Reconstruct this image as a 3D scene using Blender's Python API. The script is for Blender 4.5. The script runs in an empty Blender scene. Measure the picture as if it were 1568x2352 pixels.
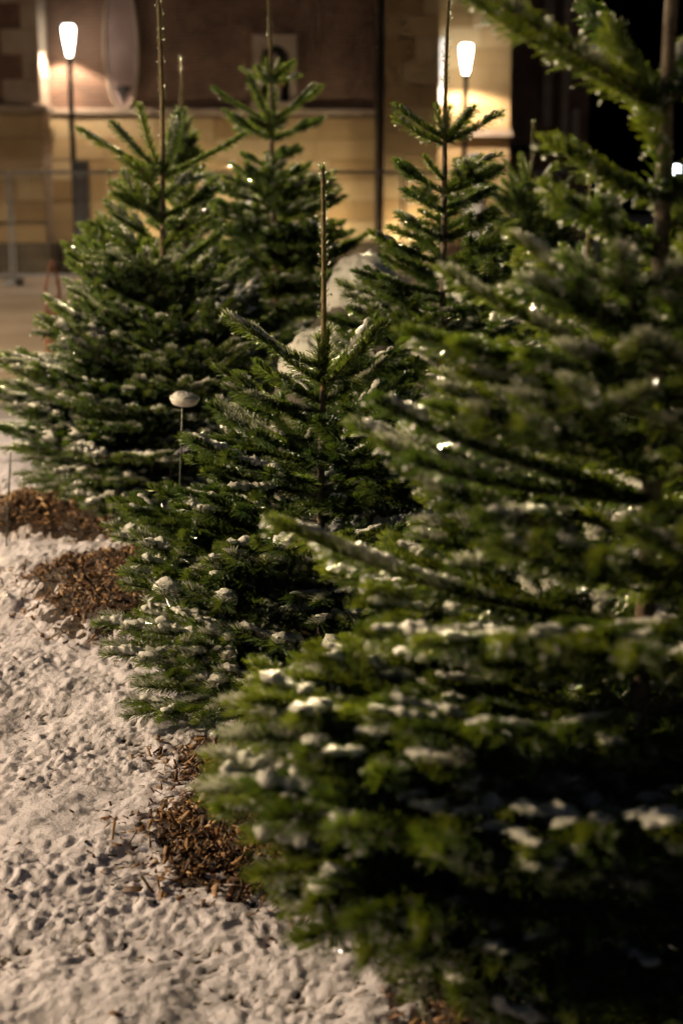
import bpy, math, random
import numpy as np
from mathutils import Vector, Matrix

S = bpy.context.scene
COL = S.collection
R = math.radians

# ------------------------------------------------------------------ camera
CAM_H, PITCH, F = 1.45, R(12.28), 3267.0          # F: focal length in pixels of a 1568 x 2352 picture
cam_d = bpy.data.cameras.new('camera')
cam_d.sensor_fit = 'VERTICAL'; cam_d.sensor_height = 36.0; cam_d.lens = 50.0
cam_d.clip_start = 0.05; cam_d.clip_end = 500
cam_d.dof.use_dof = True; cam_d.dof.focus_distance = 3.78; cam_d.dof.aperture_fstop = 2.45
cam = bpy.data.objects.new('camera', cam_d); COL.objects.link(cam)
cam.location = (0, 0, CAM_H); cam.rotation_euler = (math.pi / 2 - PITCH, 0, 0)
S.camera = cam

# ------------------------------------------------------------------ night sky, exposure
w = bpy.data.worlds.new('World'); S.world = w; w.use_nodes = True
nt = w.node_tree; nt.nodes.clear()
sky = nt.nodes.new('ShaderNodeTexSky'); sky.sky_type = 'NISHITA'; sky.sun_disc = False
sky.sun_elevation = R(-4.0); sky.sun_rotation = R(200)
bg = nt.nodes.new('ShaderNodeBackground'); bg.inputs['Strength'].default_value = 1.0
ow = nt.nodes.new('ShaderNodeOutputWorld')
nt.links.new(sky.outputs[0], bg.inputs[0]); nt.links.new(bg.outputs[0], ow.inputs[0])
S.view_settings.view_transform = 'Standard'; S.view_settings.look = 'None'
S.view_settings.exposure = 0.0; S.view_settings.gamma = 1.0
S.cycles.max_bounces = 4; S.cycles.diffuse_bounces = 2; S.cycles.glossy_bounces = 2
S.cycles.transmission_bounces = 3; S.cycles.use_adaptive_sampling = True; S.cycles.adaptive_threshold = 0.03; S.cycles.adaptive_min_samples = 12; S.cycles.sample_clamp_indirect = 25.0
S.cycles.use_denoising = True; S.cycles.use_light_tree = False

WARM = (1.0, 0.79, 0.60)
# street lamps: (name parts) x, y, height of lantern top, power of the downlight
KEY_POS, KEY_W = (-14.0, 13.0), 11000.0
BACKLIGHT_W = 56000.0
WASH_W = 135.0
KEY2_POS, KEY2_W = (-7.4, 3.6), 3000.0

# ------------------------------------------------------------------ helpers
def P(x, y, d):
    """point at world depth Y = d seen at (x, y) of the 1568 x 2352 picture"""
    u = (x - 784.0) / F; v = (1176.0 - y) / F
    c, s = math.cos(PITCH), math.sin(PITCH)
    dx, dy, dz = u, c + v * s, -s + v * c
    k = d / dy
    return Vector((dx * k, d, CAM_H + dz * k))

def tag(o, label=None, cat=None, group=None, kind=None):
    if label: o['label'] = label
    if cat: o['category'] = cat
    if group: o['group'] = group
    if kind: o['kind'] = kind
    return o

def empty(name, loc=(0, 0, 0), rz=0.0):
    o = bpy.data.objects.new(name, None); COL.objects.link(o)
    o.location = loc; o.rotation_euler = (0, 0, rz); o.empty_display_size = 0.1
    return o

def link(name, me, parent=None, mat=None):
    o = bpy.data.objects.new(name, me); COL.objects.link(o)
    if parent is not None: o.parent = parent
    if mat is not None and len(me.materials) == 0: me.materials.append(mat)
    return o

def npmesh(name, V, Fc, smooth=False, mat=None):
    """Fc: int array (n,3) or (n,4), or a list of such arrays"""
    me = bpy.data.meshes.new(name)
    V = np.asarray(V, dtype=np.float32)
    Fs = [np.asarray(f, dtype=np.int32) for f in (Fc if isinstance(Fc, (list, tuple)) else [Fc]) if len(f)]
    me.vertices.add(len(V)); me.vertices.foreach_set('co', V.ravel())
    idx = np.concatenate([f.ravel() for f in Fs])
    tot = np.concatenate([np.full(len(f), f.shape[1], np.int32) for f in Fs])
    me.loops.add(len(idx)); me.loops.foreach_set('vertex_index', idx)
    me.polygons.add(len(tot))
    me.polygons.foreach_set('loop_start', np.concatenate([[0], np.cumsum(tot)[:-1]]).astype(np.int32))
    me.polygons.foreach_set('loop_total', tot)
    me.update(calc_edges=True); me.validate()
    if smooth: me.polygons.foreach_set('use_smooth', np.ones(len(me.polygons), dtype=bool))
    if mat: me.materials.append(mat)
    return me

class MB:
    """collects verts / faces of one part"""
    def __init__(s): s.v = []; s.f = []
    def add(s, V, Fc):
        n = len(s.v); s.v += [tuple(p) for p in V]; s.f += [tuple(i + n for i in q) for q in Fc]
    def box(s, x0, x1, y0, y1, z0, z1):
        s.add([(x0,y0,z0),(x1,y0,z0),(x1,y1,z0),(x0,y1,z0),(x0,y0,z1),(x1,y0,z1),(x1,y1,z1),(x0,y1,z1)],
              [(0,3,2,1),(4,5,6,7),(0,1,5,4),(1,2,6,5),(2,3,7,6),(3,0,4,7)])
    def lathe(s, prof, n=16, c=(0, 0), sx=1.0, sy=1.0):
        V = []; Fc = []
        for r, z in prof:
            for k in range(n):
                a = 2 * math.pi * k / n; V.append((c[0] + r * sx * math.cos(a), c[1] + r * sy * math.sin(a), z))
        for i in range(len(prof) - 1):
            for k in range(n):
                a, b = i * n + k, i * n + (k + 1) % n; Fc.append((a, b, b + n, a + n))
        Fc.append(tuple(reversed(range(n)))); Fc.append(tuple(range((len(prof) - 1) * n, len(prof) * n)))
        s.add(V, Fc)
    def tube(s, pts, rad, n=8):
        V, Fc = tube_arr(np.array([list(p) for p in pts], float), np.array(rad if hasattr(rad, '__len__') else [rad] * len(pts), float), n)
        s.add(V.tolist(), Fc.tolist())
    def mesh(s, name, mat, smooth=False):
        me = bpy.data.meshes.new(name); me.from_pydata(s.v, [], s.f); me.update()
        if smooth: me.polygons.foreach_set('use_smooth', [True] * len(me.polygons))
        me.materials.append(mat); return me
    def build(s, name, mat, parent=None, smooth=False, bevel=0.0):
        o = link(name, s.mesh(name, mat, smooth), parent)
        if bevel:
            m = o.modifiers.new('bevel', 'BEVEL'); m.width = bevel; m.segments = 2; m.limit_method = 'ANGLE'
        return o

def nrm(v): return v / np.maximum(np.linalg.norm(v, axis=-1, keepdims=True), 1e-9)

def frames(Pn):
    T = np.gradient(Pn, axis=0); T = nrm(T)
    ref = np.where(np.abs(T[:, 2:3]) > 0.93, np.array([[1.0, 0, 0]]), np.array([[0, 0, 1.0]]))
    U = nrm(ref - (ref * T).sum(1, keepdims=True) * T)
    W = np.cross(T, U)
    return T, U, W

def tube_arr(Pn, rad, n=6):
    T, U, W = frames(Pn)
    a = np.arange(n) * 2 * np.pi / n
    V = Pn[:, None, :] + rad[:, None, None] * (np.cos(a)[None, :, None] * U[:, None, :] + np.sin(a)[None, :, None] * W[:, None, :])
    m = len(Pn); V = V.reshape(-1, 3)
    i = np.arange(m - 1)[:, None] * n; k = np.arange(n)[None, :]
    A = i + k; B = i + (k + 1) % n
    Q = np.stack([A, B, B + n, A + n], -1).reshape(-1, 4)
    V = np.vstack([V, Pn[-1:] + T[-1:] * rad[-1]])
    tip = len(V) - 1; l = (m - 1) * n
    Q2 = np.array([[l + j, l + (j + 1) % n, tip, tip] for j in range(n)])
    return V, np.vstack([Q, Q2])

# gradient noise ----------------------------------------------------
def perlin(x, y, seed=0):
    rs = np.random.RandomState(seed); perm = rs.permutation(512); ang = rs.rand(512) * 2 * np.pi
    gx, gy = np.cos(ang), np.sin(ang)
    xi = np.floor(x).astype(int); yi = np.floor(y).astype(int); xf = x - xi; yf = y - yi
    def h(i, j): return perm[(perm[i & 511] + j) & 511]
    def g(i, j, dx, dy): q = h(i, j); return gx[q] * dx + gy[q] * dy
    u = xf * xf * xf * (xf * (xf * 6 - 15) + 10); v = yf * yf * yf * (yf * (yf * 6 - 15) + 10)
    a = g(xi, yi, xf, yf); b = g(xi + 1, yi, xf - 1, yf); c = g(xi, yi + 1, xf, yf - 1); d = g(xi + 1, yi + 1, xf - 1, yf - 1)
    return ((a + u * (b - a)) * (1 - v) + (c + u * (d - c)) * v) * 1.5

def cells(x, y, seed):
    """distance to the nearest scattered point (rounded lumps)"""
    rs = np.random.RandomState(seed); ox = rs.rand(64, 64); oy = rs.rand(64, 64); sz = rs.rand(64, 64)
    xi = np.floor(x).astype(int); yi = np.floor(y).astype(int); best = np.full(x.shape, 9.0)
    for i in (-1, 0, 1):
        for j in (-1, 0, 1):
            a, b = (xi + i) % 64, (yi + j) % 64
            d = np.hypot(xi + i + ox[a, b] - x, yi + j + oy[a, b] - y) / (0.65 + 0.7 * sz[a, b])
            best = np.minimum(best, d)
    return best

# ------------------------------------------------------------------ materials
def mat(name, col, rough=0.6, spec=0.5, metal=0.0):
    m = bpy.data.materials.new(name); m.use_nodes = True
    b = m.node_tree.nodes['Principled BSDF']
    b.inputs['Base Color'].default_value = (*col, 1); b.inputs['Roughness'].default_value = rough
    b.inputs['Specular IOR Level'].default_value = spec; b.inputs['Metallic'].default_value = metal
    return m, m.node_tree, b

def N(t, typ, **kw):
    n = t.nodes.new(typ)
    for k, v in kw.items():
        if k in n.inputs: n.inputs[k].default_value = v
        else: setattr(n, k, v)
    return n

def ramp(t, stops):
    r = t.nodes.new('ShaderNodeValToRGB'); e = r.color_ramp.elements
    while len(e) < len(stops): e.new(0.5)
    for q, (p, c) in zip(e, stops): q.position = p; q.color = (*c, 1)
    return r

def noise_col(name, stops, scale, rough=0.7, detail=5.0, bump=0.0, bscale=None, obj_rand=False, spec=0.4, coord='Object'):
    m, t, b = mat(name, (0.5, 0.5, 0.5), rough, spec)
    tc = N(t, 'ShaderNodeTexCoord'); nz = N(t, 'ShaderNodeTexNoise', Scale=scale, Detail=detail)
    t.links.new(tc.outputs[coord], nz.inputs['Vector'])
    r = ramp(t, stops); src = nz.outputs['Fac']
    if obj_rand:
        oi = N(t, 'ShaderNodeObjectInfo'); ad = N(t, 'ShaderNodeMath', operation='MULTIPLY_ADD'); ad.inputs[1].default_value = 0.5
        sb = N(t, 'ShaderNodeMath', operation='MULTIPLY_ADD'); sb.inputs[1].default_value = 0.6; sb.inputs[2].default_value = -0.05
        t.links.new(oi.outputs['Random'], sb.inputs[0]); t.links.new(src, ad.inputs[0]); t.links.new(sb.outputs[0], ad.inputs[2]); src = ad.outputs[0]
    t.links.new(src, r.inputs[0]); t.links.new(r.outputs[0], b.inputs['Base Color'])
    if bump:
        n2 = N(t, 'ShaderNodeTexNoise', Scale=bscale or scale * 3, Detail=4.0); t.links.new(tc.outputs[coord], n2.inputs['Vector'])
        bp = N(t, 'ShaderNodeBump', Strength=bump, Distance=0.01); t.links.new(n2.outputs['Fac'], bp.inputs['Height']); t.links.new(bp.outputs[0], b.inputs['Normal'])
    return m

def needle_mat(name, up, thru):
    m, t, b = mat(name, (0.03, 0.08, 0.03), 0.26, 0.7)
    b.inputs['Coat Weight'].default_value = 1.0; b.inputs['Coat Roughness'].default_value = 0.10; b.inputs['Coat IOR'].default_value = 1.4
    oi = N(t, 'ShaderNodeObjectInfo'); tc = N(t, 'ShaderNodeTexCoord')
    nz = N(t, 'ShaderNodeTexNoise', Scale=14.0, Detail=3.0); t.links.new(tc.outputs['Object'], nz.inputs['Vector'])
    n2 = N(t, 'ShaderNodeTexNoise', Scale=420.0, Detail=1.0); t.links.new(tc.outputs['Object'], n2.inputs['Vector'])
    a = N(t, 'ShaderNodeMath', operation='MULTIPLY_ADD'); a.inputs[1].default_value = 0.35
    t.links.new(oi.outputs['Random'], a.inputs[0]); t.links.new(nz.outputs['Fac'], a.inputs[2])
    a2 = N(t, 'ShaderNodeMath', operation='MULTIPLY_ADD'); a2.inputs[1].default_value = 0.5
    t.links.new(n2.outputs['Fac'], a2.inputs[0]); t.links.new(a.outputs[0], a2.inputs[2])
    r = ramp(t, list(zip((0.45, 0.75, 1.0), up)))
    t.links.new(a2.outputs[0], r.inputs[0])
    # two pale stomata bands make the underside greyer
    ge = N(t, 'ShaderNodeNewGeometry'); mx = N(t, 'ShaderNodeMix', data_type='RGBA')
    mx.inputs['B'].default_value = (0.07, 0.125, 0.05, 1)
    mu = N(t, 'ShaderNodeMath', operation='MULTIPLY'); mu.inputs[1].default_value = 0.5
    t.links.new(ge.outputs['Backfacing'], mu.inputs[0]); t.links.new(mu.outputs[0], mx.inputs['Factor'])
    t.links.new(r.outputs[0], mx.inputs['A'])
    fr = N(t, 'ShaderNodeAttribute', attribute_name='frost'); fx = N(t, 'ShaderNodeMix', data_type='RGBA'); fx.inputs['B'].default_value = (0.72, 0.71, 0.68, 1)
    t.links.new(fr.outputs['Fac'], fx.inputs['Factor']); t.links.new(mx.outputs['Result'], fx.inputs['A']); t.links.new(fx.outputs['Result'], b.inputs['Base Color'])
    tr = N(t, 'ShaderNodeBsdfTranslucent')
    r2 = ramp(t, list(zip((0.45, 0.75, 1.0), thru))); t.links.new(a2.outputs[0], r2.inputs[0])
    fy = N(t, 'ShaderNodeMix', data_type='RGBA'); fy.inputs['B'].default_value = (0.6, 0.58, 0.54, 1); t.links.new(fr.outputs['Fac'], fy.inputs['Factor']); t.links.new(r2.outputs[0], fy.inputs['A'])
    t.links.new(fy.outputs['Result'], tr.inputs['Color'])
    ms = N(t, 'ShaderNodeMixShader'); ms.inputs[0].default_value = 0.38
    t.links.new(b.outputs[0], ms.inputs[1]); t.links.new(tr.outputs[0], ms.inputs[2])
    t.links.new(ms.outputs[0], t.nodes['Material Output'].inputs['Surface'])
    return m

def drop_mat():
    m = bpy.data.materials.new('water_drop'); m.use_nodes = True; t = m.node_tree; t.nodes.clear()
    g = N(t, 'ShaderNodeBsdfGlass', Roughness=0.27, IOR=1.33); g.inputs['Color'].default_value = (1, 1, 1, 1)
    tr = N(t, 'ShaderNodeBsdfTranslucent'); tr.inputs['Color'].default_value = (1, 1, 1, 1)
    ms = N(t, 'ShaderNodeMixShader'); ms.inputs[0].default_value = 0.22
    o = N(t, 'ShaderNodeOutputMaterial'); t.links.new(g.outputs[0], ms.inputs[1]); t.links.new(tr.outputs[0], ms.inputs[2]); t.links.new(ms.outputs[0], o.inputs['Surface'])
    return m

def snow_mat(name, fine, dist, base=(0.80, 0.79, 0.80), rough=0.42, gloss=0.2, spec=0.5):
    m, t, b = mat(name, base, rough, spec)
    tc = N(t, 'ShaderNodeTexCoord')
    n1 = N(t, 'ShaderNodeTexNoise', Scale=fine, Detail=6.0, Roughness=0.62); t.links.new(tc.outputs['Object'], n1.inputs['Vector'])
    bp = N(t, 'ShaderNodeBump', Strength=0.75, Distance=dist); t.links.new(n1.outputs['Fac'], bp.inputs['Height'])
    t.links.new(bp.outputs[0], b.inputs['Normal'])
    # wet icy grains: roughness varies
    n2 = N(t, 'ShaderNodeTexNoise', Scale=fine * 2.2, Detail=2.0); t.links.new(tc.outputs['Object'], n2.inputs['Vector'])
    rr = N(t, 'ShaderNodeMapRange'); rr.inputs['From Min'].default_value = 0.35; rr.inputs['From Max'].default_value = 0.65
    rr.inputs['To Min'].default_value = gloss; rr.inputs['To Max'].default_value = gloss + 0.4
    t.links.new(n2.outputs['Fac'], rr.inputs['Value']); t.links.new(rr.outputs[0], b.inputs['Roughness'])
    return m, t, b, tc

def chip_mat(name, use_attr):
    m, t, b = mat(name, (0.2, 0.1, 0.05), 0.62, 0.4)
    r = ramp(t, [(0.0, (0.030, 0.013, 0.006)), (0.40, (0.12, 0.054, 0.021)), (0.7, (0.27, 0.145, 0.060)), (1.0, (0.46, 0.29, 0.14))])
    if use_attr:
        at = N(t, 'ShaderNodeAttribute', attribute_name='tone'); src = at.outputs['Fac']
    else:
        src = N(t, 'ShaderNodeObjectInfo').outputs['Random']
    tc = N(t, 'ShaderNodeTexCoord'); nz = N(t, 'ShaderNodeTexNoise', Scale=160.0, Detail=4.0); t.links.new(tc.outputs['Object'], nz.inputs['Vector'])
    a = N(t, 'ShaderNodeMath', operation='MULTIPLY_ADD'); a.inputs[1].default_value = 0.7; t.links.new(nz.outputs['Fac'], a.inputs[0])
    s2 = N(t, 'ShaderNodeMath', operation='MULTIPLY_ADD'); s2.inputs[1].default_value = 1.0; s2.inputs[2].default_value = -0.42
    t.links.new(src, s2.inputs[0]); t.links.new(s2.outputs[0], a.inputs[2])
    t.links.new(a.outputs[0], r.inputs[0]); t.links.new(r.outputs[0], b.inputs['Base Color'])
    bp = N(t, 'ShaderNodeBump', Strength=0.5, Distance=0.002); t.links.new(nz.outputs['Fac'], bp.inputs['Height']); t.links.new(bp.outputs[0], b.inputs['Normal'])
    return m

def emit_mat(name, col, strength):
    m = bpy.data.materials.new(name); m.use_nodes = True; t = m.node_tree; t.nodes.clear()
    e = N(t, 'ShaderNodeEmission', Strength=strength); e.inputs['Color'].default_value = (*col, 1)
    o = N(t, 'ShaderNodeOutputMaterial'); t.links.new(e.outputs[0], o.inputs['Surface']); return m

M = {}
M['needle'] = needle_mat('fir_needle', ((0.014, 0.046, 0.013), (0.035, 0.092, 0.021), (0.095, 0.165, 0.030)), ((0.05, 0.105, 0.012), (0.105, 0.175, 0.018), (0.19, 0.25, 0.028)))
M['needle_warm'] = needle_mat('fir_needle_warm_lit', ((0.016, 0.050, 0.009), (0.044, 0.104, 0.015), (0.115, 0.185, 0.022)), ((0.062, 0.12, 0.009), (0.125, 0.195, 0.013), (0.23, 0.28, 0.021)))  # yellower copy: warm lamplight put into the needle colour
M['drop'] = drop_mat()
M['twig'] = noise_col('fir_twig', [(0.3, (0.06, 0.045, 0.022)), (0.7, (0.13, 0.10, 0.05))], 60, 0.6)
M['bark'] = noise_col('fir_bark', [(0.3, (0.075, 0.05, 0.033)), (0.55, (0.15, 0.105, 0.07)), (0.75, (0.22, 0.17, 0.12))], 30, 0.6, bump=0.6, bscale=90)
M['shoot'] = noise_col('fir_leader_bark', [(0.3, (0.13, 0.075, 0.03)), (0.7, (0.22, 0.14, 0.055))], 50, 0.45, bump=0.3, bscale=120)
M['bud'] = noise_col('fir_bud', [(0.3, (0.10, 0.06, 0.025)), (0.7, (0.2, 0.13, 0.06))], 200, 0.4)
M['snow_cap'] = snow_mat('branch_snow', 240.0, 0.008, (0.74, 0.73, 0.71))[0]
M['chip'] = chip_mat('wood_chip', False); M['chip_a'] = chip_mat('wood_chip_litter', True)
M['soil'] = noise_col('damp_soil', [(0.3, (0.014, 0.007, 0.0035)), (0.7, (0.045, 0.022, 0.011))], 60, 0.7, bump=0.8)
M['pole'] = mat('dark_pole_paint', (0.012, 0.012, 0.013), 0.45)[0]
M['grey_metal'] = noise_col('galvanised_steel', [(0.3, (0.16, 0.155, 0.15)), (0.7, (0.24, 0.235, 0.225))], 8, 0.45)
M['concrete'] = noise_col('concrete', [(0.3, (0.10, 0.095, 0.09)), (0.7, (0.2, 0.19, 0.18))], 12, 0.85, bump=0.4)
M['orange'] = noise_col('orange_plastic', [(0.3, (0.15, 0.048, 0.018)), (0.7, (0.19, 0.064, 0.024))], 4, 0.5)
M['stone'] = noise_col('yellow_limestone', [(0.2, (0.30, 0.195, 0.085)), (0.5, (0.42, 0.295, 0.145)), (0.85, (0.50, 0.38, 0.215))], 1.7, 0.85, bump=0.4, bscale=14, obj_rand=True)
M['plinth'] = noise_col('dark_plinth_stone', [(0.3, (0.05, 0.038, 0.024)), (0.7, (0.12, 0.092, 0.056))], 2.2, 0.85, bump=0.4)
M['pale_stone'] = noise_col('pale_dressed_stone', [(0.3, (0.30, 0.23, 0.17)), (0.7, (0.42, 0.34, 0.26))], 2.5, 0.8, bump=0.3)
M['plaque'] = noise_col('mauve_weathered_plaque', [(0.3, (0.26, 0.18, 0.16)), (0.6, (0.36, 0.26, 0.235)), (0.8, (0.45, 0.35, 0.31))], 2.0, 0.8)
M['dark'] = mat('dark_recess_stone', (0.025, 0.02, 0.017), 0.9)[0]
M['brown_board'] = noise_col('brown_notice_board', [(0.3, (0.09, 0.04, 0.02)), (0.7, (0.14, 0.065, 0.03))], 6, 0.6)
M['white_board'] = noise_col('white_notice', [(0.35, (0.62, 0.62, 0.64)), (0.6, (0.78, 0.78, 0.80))], 3, 0.6)
M['blue_board'] = noise_col('pale_blue_notice', [(0.35, (0.42, 0.48, 0.58)), (0.6, (0.55, 0.60, 0.68))], 3, 0.6)
M['cabinet'] = mat('dark_grey_cabinet_paint', (0.06, 0.055, 0.055), 0.5)[0]
M['white_plastic'] = mat('white_plastic', (0.72, 0.68, 0.62), 0.4)[0]
M['stake'] = mat('dark_green_stake', (0.035, 0.042, 0.03), 0.35)[0]
M['rock'] = noise_col('dark_boulder', [(0.3, (0.05, 0.045, 0.04)), (0.7, (0.14, 0.125, 0.11))], 6, 0.8, bump=0.8)

def brick_mat():
    m, t, b = mat('dark_brick', (0.1, 0.06, 0.04), 0.85, 0.3)
    tc = N(t, 'ShaderNodeTexCoord'); mp = N(t, 'ShaderNodeMapping'); mp.inputs['Rotation'].default_value = (R(90), 0, 0)
    bk = N(t, 'ShaderNodeTexBrick', Scale=1.0); bk.inputs['Brick Width'].default_value = 0.23; bk.inputs['Row Height'].default_value = 0.075
    bk.inputs['Mortar Size'].default_value = 0.008; bk.inputs['Color1'].default_value = (0.20, 0.115, 0.075, 1)
    bk.inputs['Color2'].default_value = (0.145, 0.085, 0.06, 1); bk.inputs['Mortar'].default_value = (0.24, 0.19, 0.15, 1)
    t.links.new(tc.outputs['Object'], mp.inputs['Vector']); t.links.new(mp.outputs[0], bk.inputs['Vector'])
    nz = N(t, 'ShaderNodeTexNoise', Scale=0.9, Detail=5.0); t.links.new(tc.outputs['Object'], nz.inputs['Vector'])
    rr = ramp(t, [(0.3, (0.55, 0.52, 0.5)), (0.7, (1.2, 1.15, 1.1))]); t.links.new(nz.outputs['Fac'], rr.inputs[0])
    mx = N(t, 'ShaderNodeMix', data_type='RGBA', blend_type='MULTIPLY'); mx.inputs['Factor'].default_value = 1.0
    t.links.new(bk.outputs['Color'], mx.inputs['A']); t.links.new(rr.outputs[0], mx.inputs['B']); t.links.new(mx.outputs['Result'], b.inputs['Base Color'])
    bp = N(t, 'ShaderNodeBump', Strength=0.5, Distance=0.01); t.links.new(bk.outputs['Fac'], bp.inputs['Height']); bp.invert = True
    t.links.new(bp.outputs[0], b.inputs['Normal']); return m
M['brick'] = brick_mat()

def paving_mat():
    m, t, b = mat('sandy_paving', (0.3, 0.25, 0.2), 0.75, 0.4)
    tc = N(t, 'ShaderNodeTexCoord'); n1 = N(t, 'ShaderNodeTexNoise', Scale=0.8, Detail=6.0); n2 = N(t, 'ShaderNodeTexNoise', Scale=45.0, Detail=4.0)
    for n in (n1, n2): t.links.new(tc.outputs['Object'], n.inputs['Vector'])
    a = N(t, 'ShaderNodeMath', operation='MULTIPLY_ADD'); a.inputs[1].default_value = 0.4; t.links.new(n2.outputs['Fac'], a.inputs[0])
    s = N(t, 'ShaderNodeMath', operation='MULTIPLY_ADD'); s.inputs[1].default_value = 0.8; s.inputs[2].default_value = -0.1
    t.links.new(n1.outputs['Fac'], s.inputs[0]); t.links.new(s.outputs[0], a.inputs[2])
    r = ramp(t, [(0.3, (0.20, 0.15, 0.098)), (0.5, (0.30, 0.23, 0.155)), (0.78, (0.38, 0.31, 0.235))])
    t.links.new(a.outputs[0], r.inputs[0]); t.links.new(r.outputs[0], b.inputs['Base Color'])
    bp = N(t, 'ShaderNodeBump', Strength=0.4, Distance=0.01); t.links.new(n2.outputs['Fac'], bp.inputs['Height']); t.links.new(bp.outputs[0], b.inputs['Normal'])
    return m
M['paving'] = paving_mat()

# ------------------------------------------------------------------ ground
def bed_shape(cx, cy, rx, ry, seed):
    def f(X, Y):
        a = np.arctan2((Y - cy) / ry, (X - cx) / rx)
        r = np.hypot((X - cx) / rx, (Y - cy) / ry)
        wob = 1 + 0.10 * np.sin(3 * a + seed) + 0.06 * np.sin(5 * a + 2 * seed) + 0.035 * np.sin(9 * a + 3.1 * seed) + 0.05 * perlin(X * 6, Y * 6, 60 + int(seed)) + 0.05 * perlin(X * 17, Y * 17, 61 + int(seed))
        return r / wob            # < 1 inside
    return f
BEDS = [  # centre x, centre y, rx, ry, mound height, seed, label
    (0.10, 3.20, 0.62, 0.52, 0.075, 1.3, 'brown wood-chip mulch bed in sharp focus left of the nearest blurred fir'),
    (0.50, 2.10, 0.62, 0.36, 0.035, 2.2, 'blurred wood-chip mulch bed at the bottom edge under the nearest fir'),
    (-0.44, 5.12, 0.80, 0.58, 0.16, 0.5, 'reddish-brown mulch mound behind the left branch tips of the middle fir'),
    (-1.10, 6.45, 0.72, 0.50, 0.14, 4.0, 'reddish mulch mound under the big left fir beside the bare thin stake'),
]
bedf = [bed_shape(*b[:4], b[5]) for b in BEDS]
def bed_h(X, Y, i):
    r = bedf[i](X, Y); h = BEDS[i][4]
    return np.where(r < 1.15, h * np.clip(1 - (r / 1.0) ** 3.0, -0.6, 1) , -0.05)

def snow_h(X, Y):
    wx = X + 0.022 * perlin(X * 8, Y * 8, 11) + 0.007 * perlin(X * 30, Y * 30, 13); wy = Y + 0.022 * perlin(X * 8, Y * 8, 12) + 0.007 * perlin(X * 30, Y * 30, 14)
    bil = lambda f, sd: np.abs(perlin(wx * f, wy * f, sd))
    o1, o2, o3, o4 = bil(13, 31), bil(28, 32), bil(57, 33), bil(110, 34)
    lump = 1 - np.minimum(cells(wx * 27, wy * 27, 3), 1.0) ** 1.7
    big = perlin(X * 2.1, Y * 2.1, 21); md = perlin(X * 6.5, Y * 6.5, 22)
    amp = np.clip(0.85 + 0.75 * perlin(X * 2.7, Y * 2.7, 25), 0.35, 1.35)
    body = 0.007 * o1 + 0.013 * o2 + 0.0105 * o3 + 0.0055 * o4 + 0.004 * lump
    h = 0.005 + 0.022 * big + 0.014 * md + 0.90 * amp * body + 0.006 * perlin(X * 17, Y * 17, 41) + 0.003 * perlin(X * 39, Y * 39, 42)
    cover = (body * 70 + 0.25 * md + 0.14 * big + 0.10 * perlin(wx * 38, wy * 38, 27) - 0.52) * 1.25 + 0.03
    return h, cover

GX0, GX1, GY0, GY1 = -3.2, 2.4, 1.3, 9.5
xs = np.concatenate([np.linspace(GX0, -1.9, 60, endpoint=False), np.linspace(-1.9, 0.75, 420, endpoint=False), np.linspace(0.75, GX1, 70)])
ys = [GY0]
while ys[-1] < GY1: ys.append(ys[-1] + 0.0058 * max(1.0, ys[-1] / 2.4) ** 1.35)
ys = np.array(ys[:-1] + [GY1])
X, Y = np.meshgrid(xs, ys)
H, cover = snow_h(X, Y)
edge = np.minimum(np.minimum(X - GX0, GX1 - X), np.minimum(Y - GY0, GY1 - Y)); fade = np.clip(edge / 0.25, 0, 1)
H = H * fade + 0.02 * (1 - fade)
thin = np.zeros_like(X)
for i in range(len(BEDS)):
    r = bedf[i](X, Y); k = np.clip((r - 0.80) / 0.32, 0, 1)
    rag = 0.020 * perlin(X * 13, Y * 13, 71) + 0.012 * perlin(X * 31, Y * 31, 72)
    Hs = bed_h(X, Y, i) + 0.05 * np.clip((r - 0.93) * 3.0, -1, 1) + rag + 0.004 * np.abs(perlin(X * 60, Y * 60, 73))
    k = np.clip((r - 0.92) / 0.2, 0, 1); H = np.where(r < 1.15, Hs * (1 - k) + H * k, H)
    thin = np.maximum(thin, 1 - np.clip((r - 0.9) / 0.28, 0, 1))
cover = cover - 0.30 * thin
nx_, ny_ = len(xs), len(ys)
ii = (np.arange(ny_ - 1)[:, None] * nx_ + np.arange(nx_ - 1)[None, :]).ravel()
gm, gt, gb, gtc = snow_mat('ground_snow', 110.0, 0.007, gloss=0.4, spec=0.22)
at = N(gt, 'ShaderNodeAttribute', attribute_name='cover')
gn = N(gt, 'ShaderNodeTexNoise', Scale=130.0, Detail=4.0); gt.links.new(gtc.outputs['Object'], gn.inputs['Vector'])
ga = N(gt, 'ShaderNodeMath', operation='MULTIPLY_ADD'); ga.inputs[1].default_value = 0.35; gt.links.new(gn.outputs['Fac'], ga.inputs[0]); gt.links.new(at.outputs['Fac'], ga.inputs[2])
gr = ramp(gt, [(0.0, (0.035, 0.022, 0.014)), (0.16, (0.09, 0.062, 0.042)), (0.25, (0.36, 0.33, 0.34)), (0.40, (0.64, 0.60, 0.68))])
gt.links.new(ga.outputs[0], gr.inputs[0]); gt.links.new(gr.outputs[0], gb.inputs['Base Color'])
me = npmesh('snowy_ground', np.stack([X.ravel(), Y.ravel(), H.ravel()], 1), np.stack([ii, ii + 1, ii + nx_ + 1, ii + nx_], 1), True, gm)
ca = me.attributes.new('cover', 'FLOAT', 'POINT'); ca.data.foreach_set('value', (cover + 0.15).ravel().astype(np.float32))
tag(link('snowy_ground', me), kind='structure')

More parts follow.
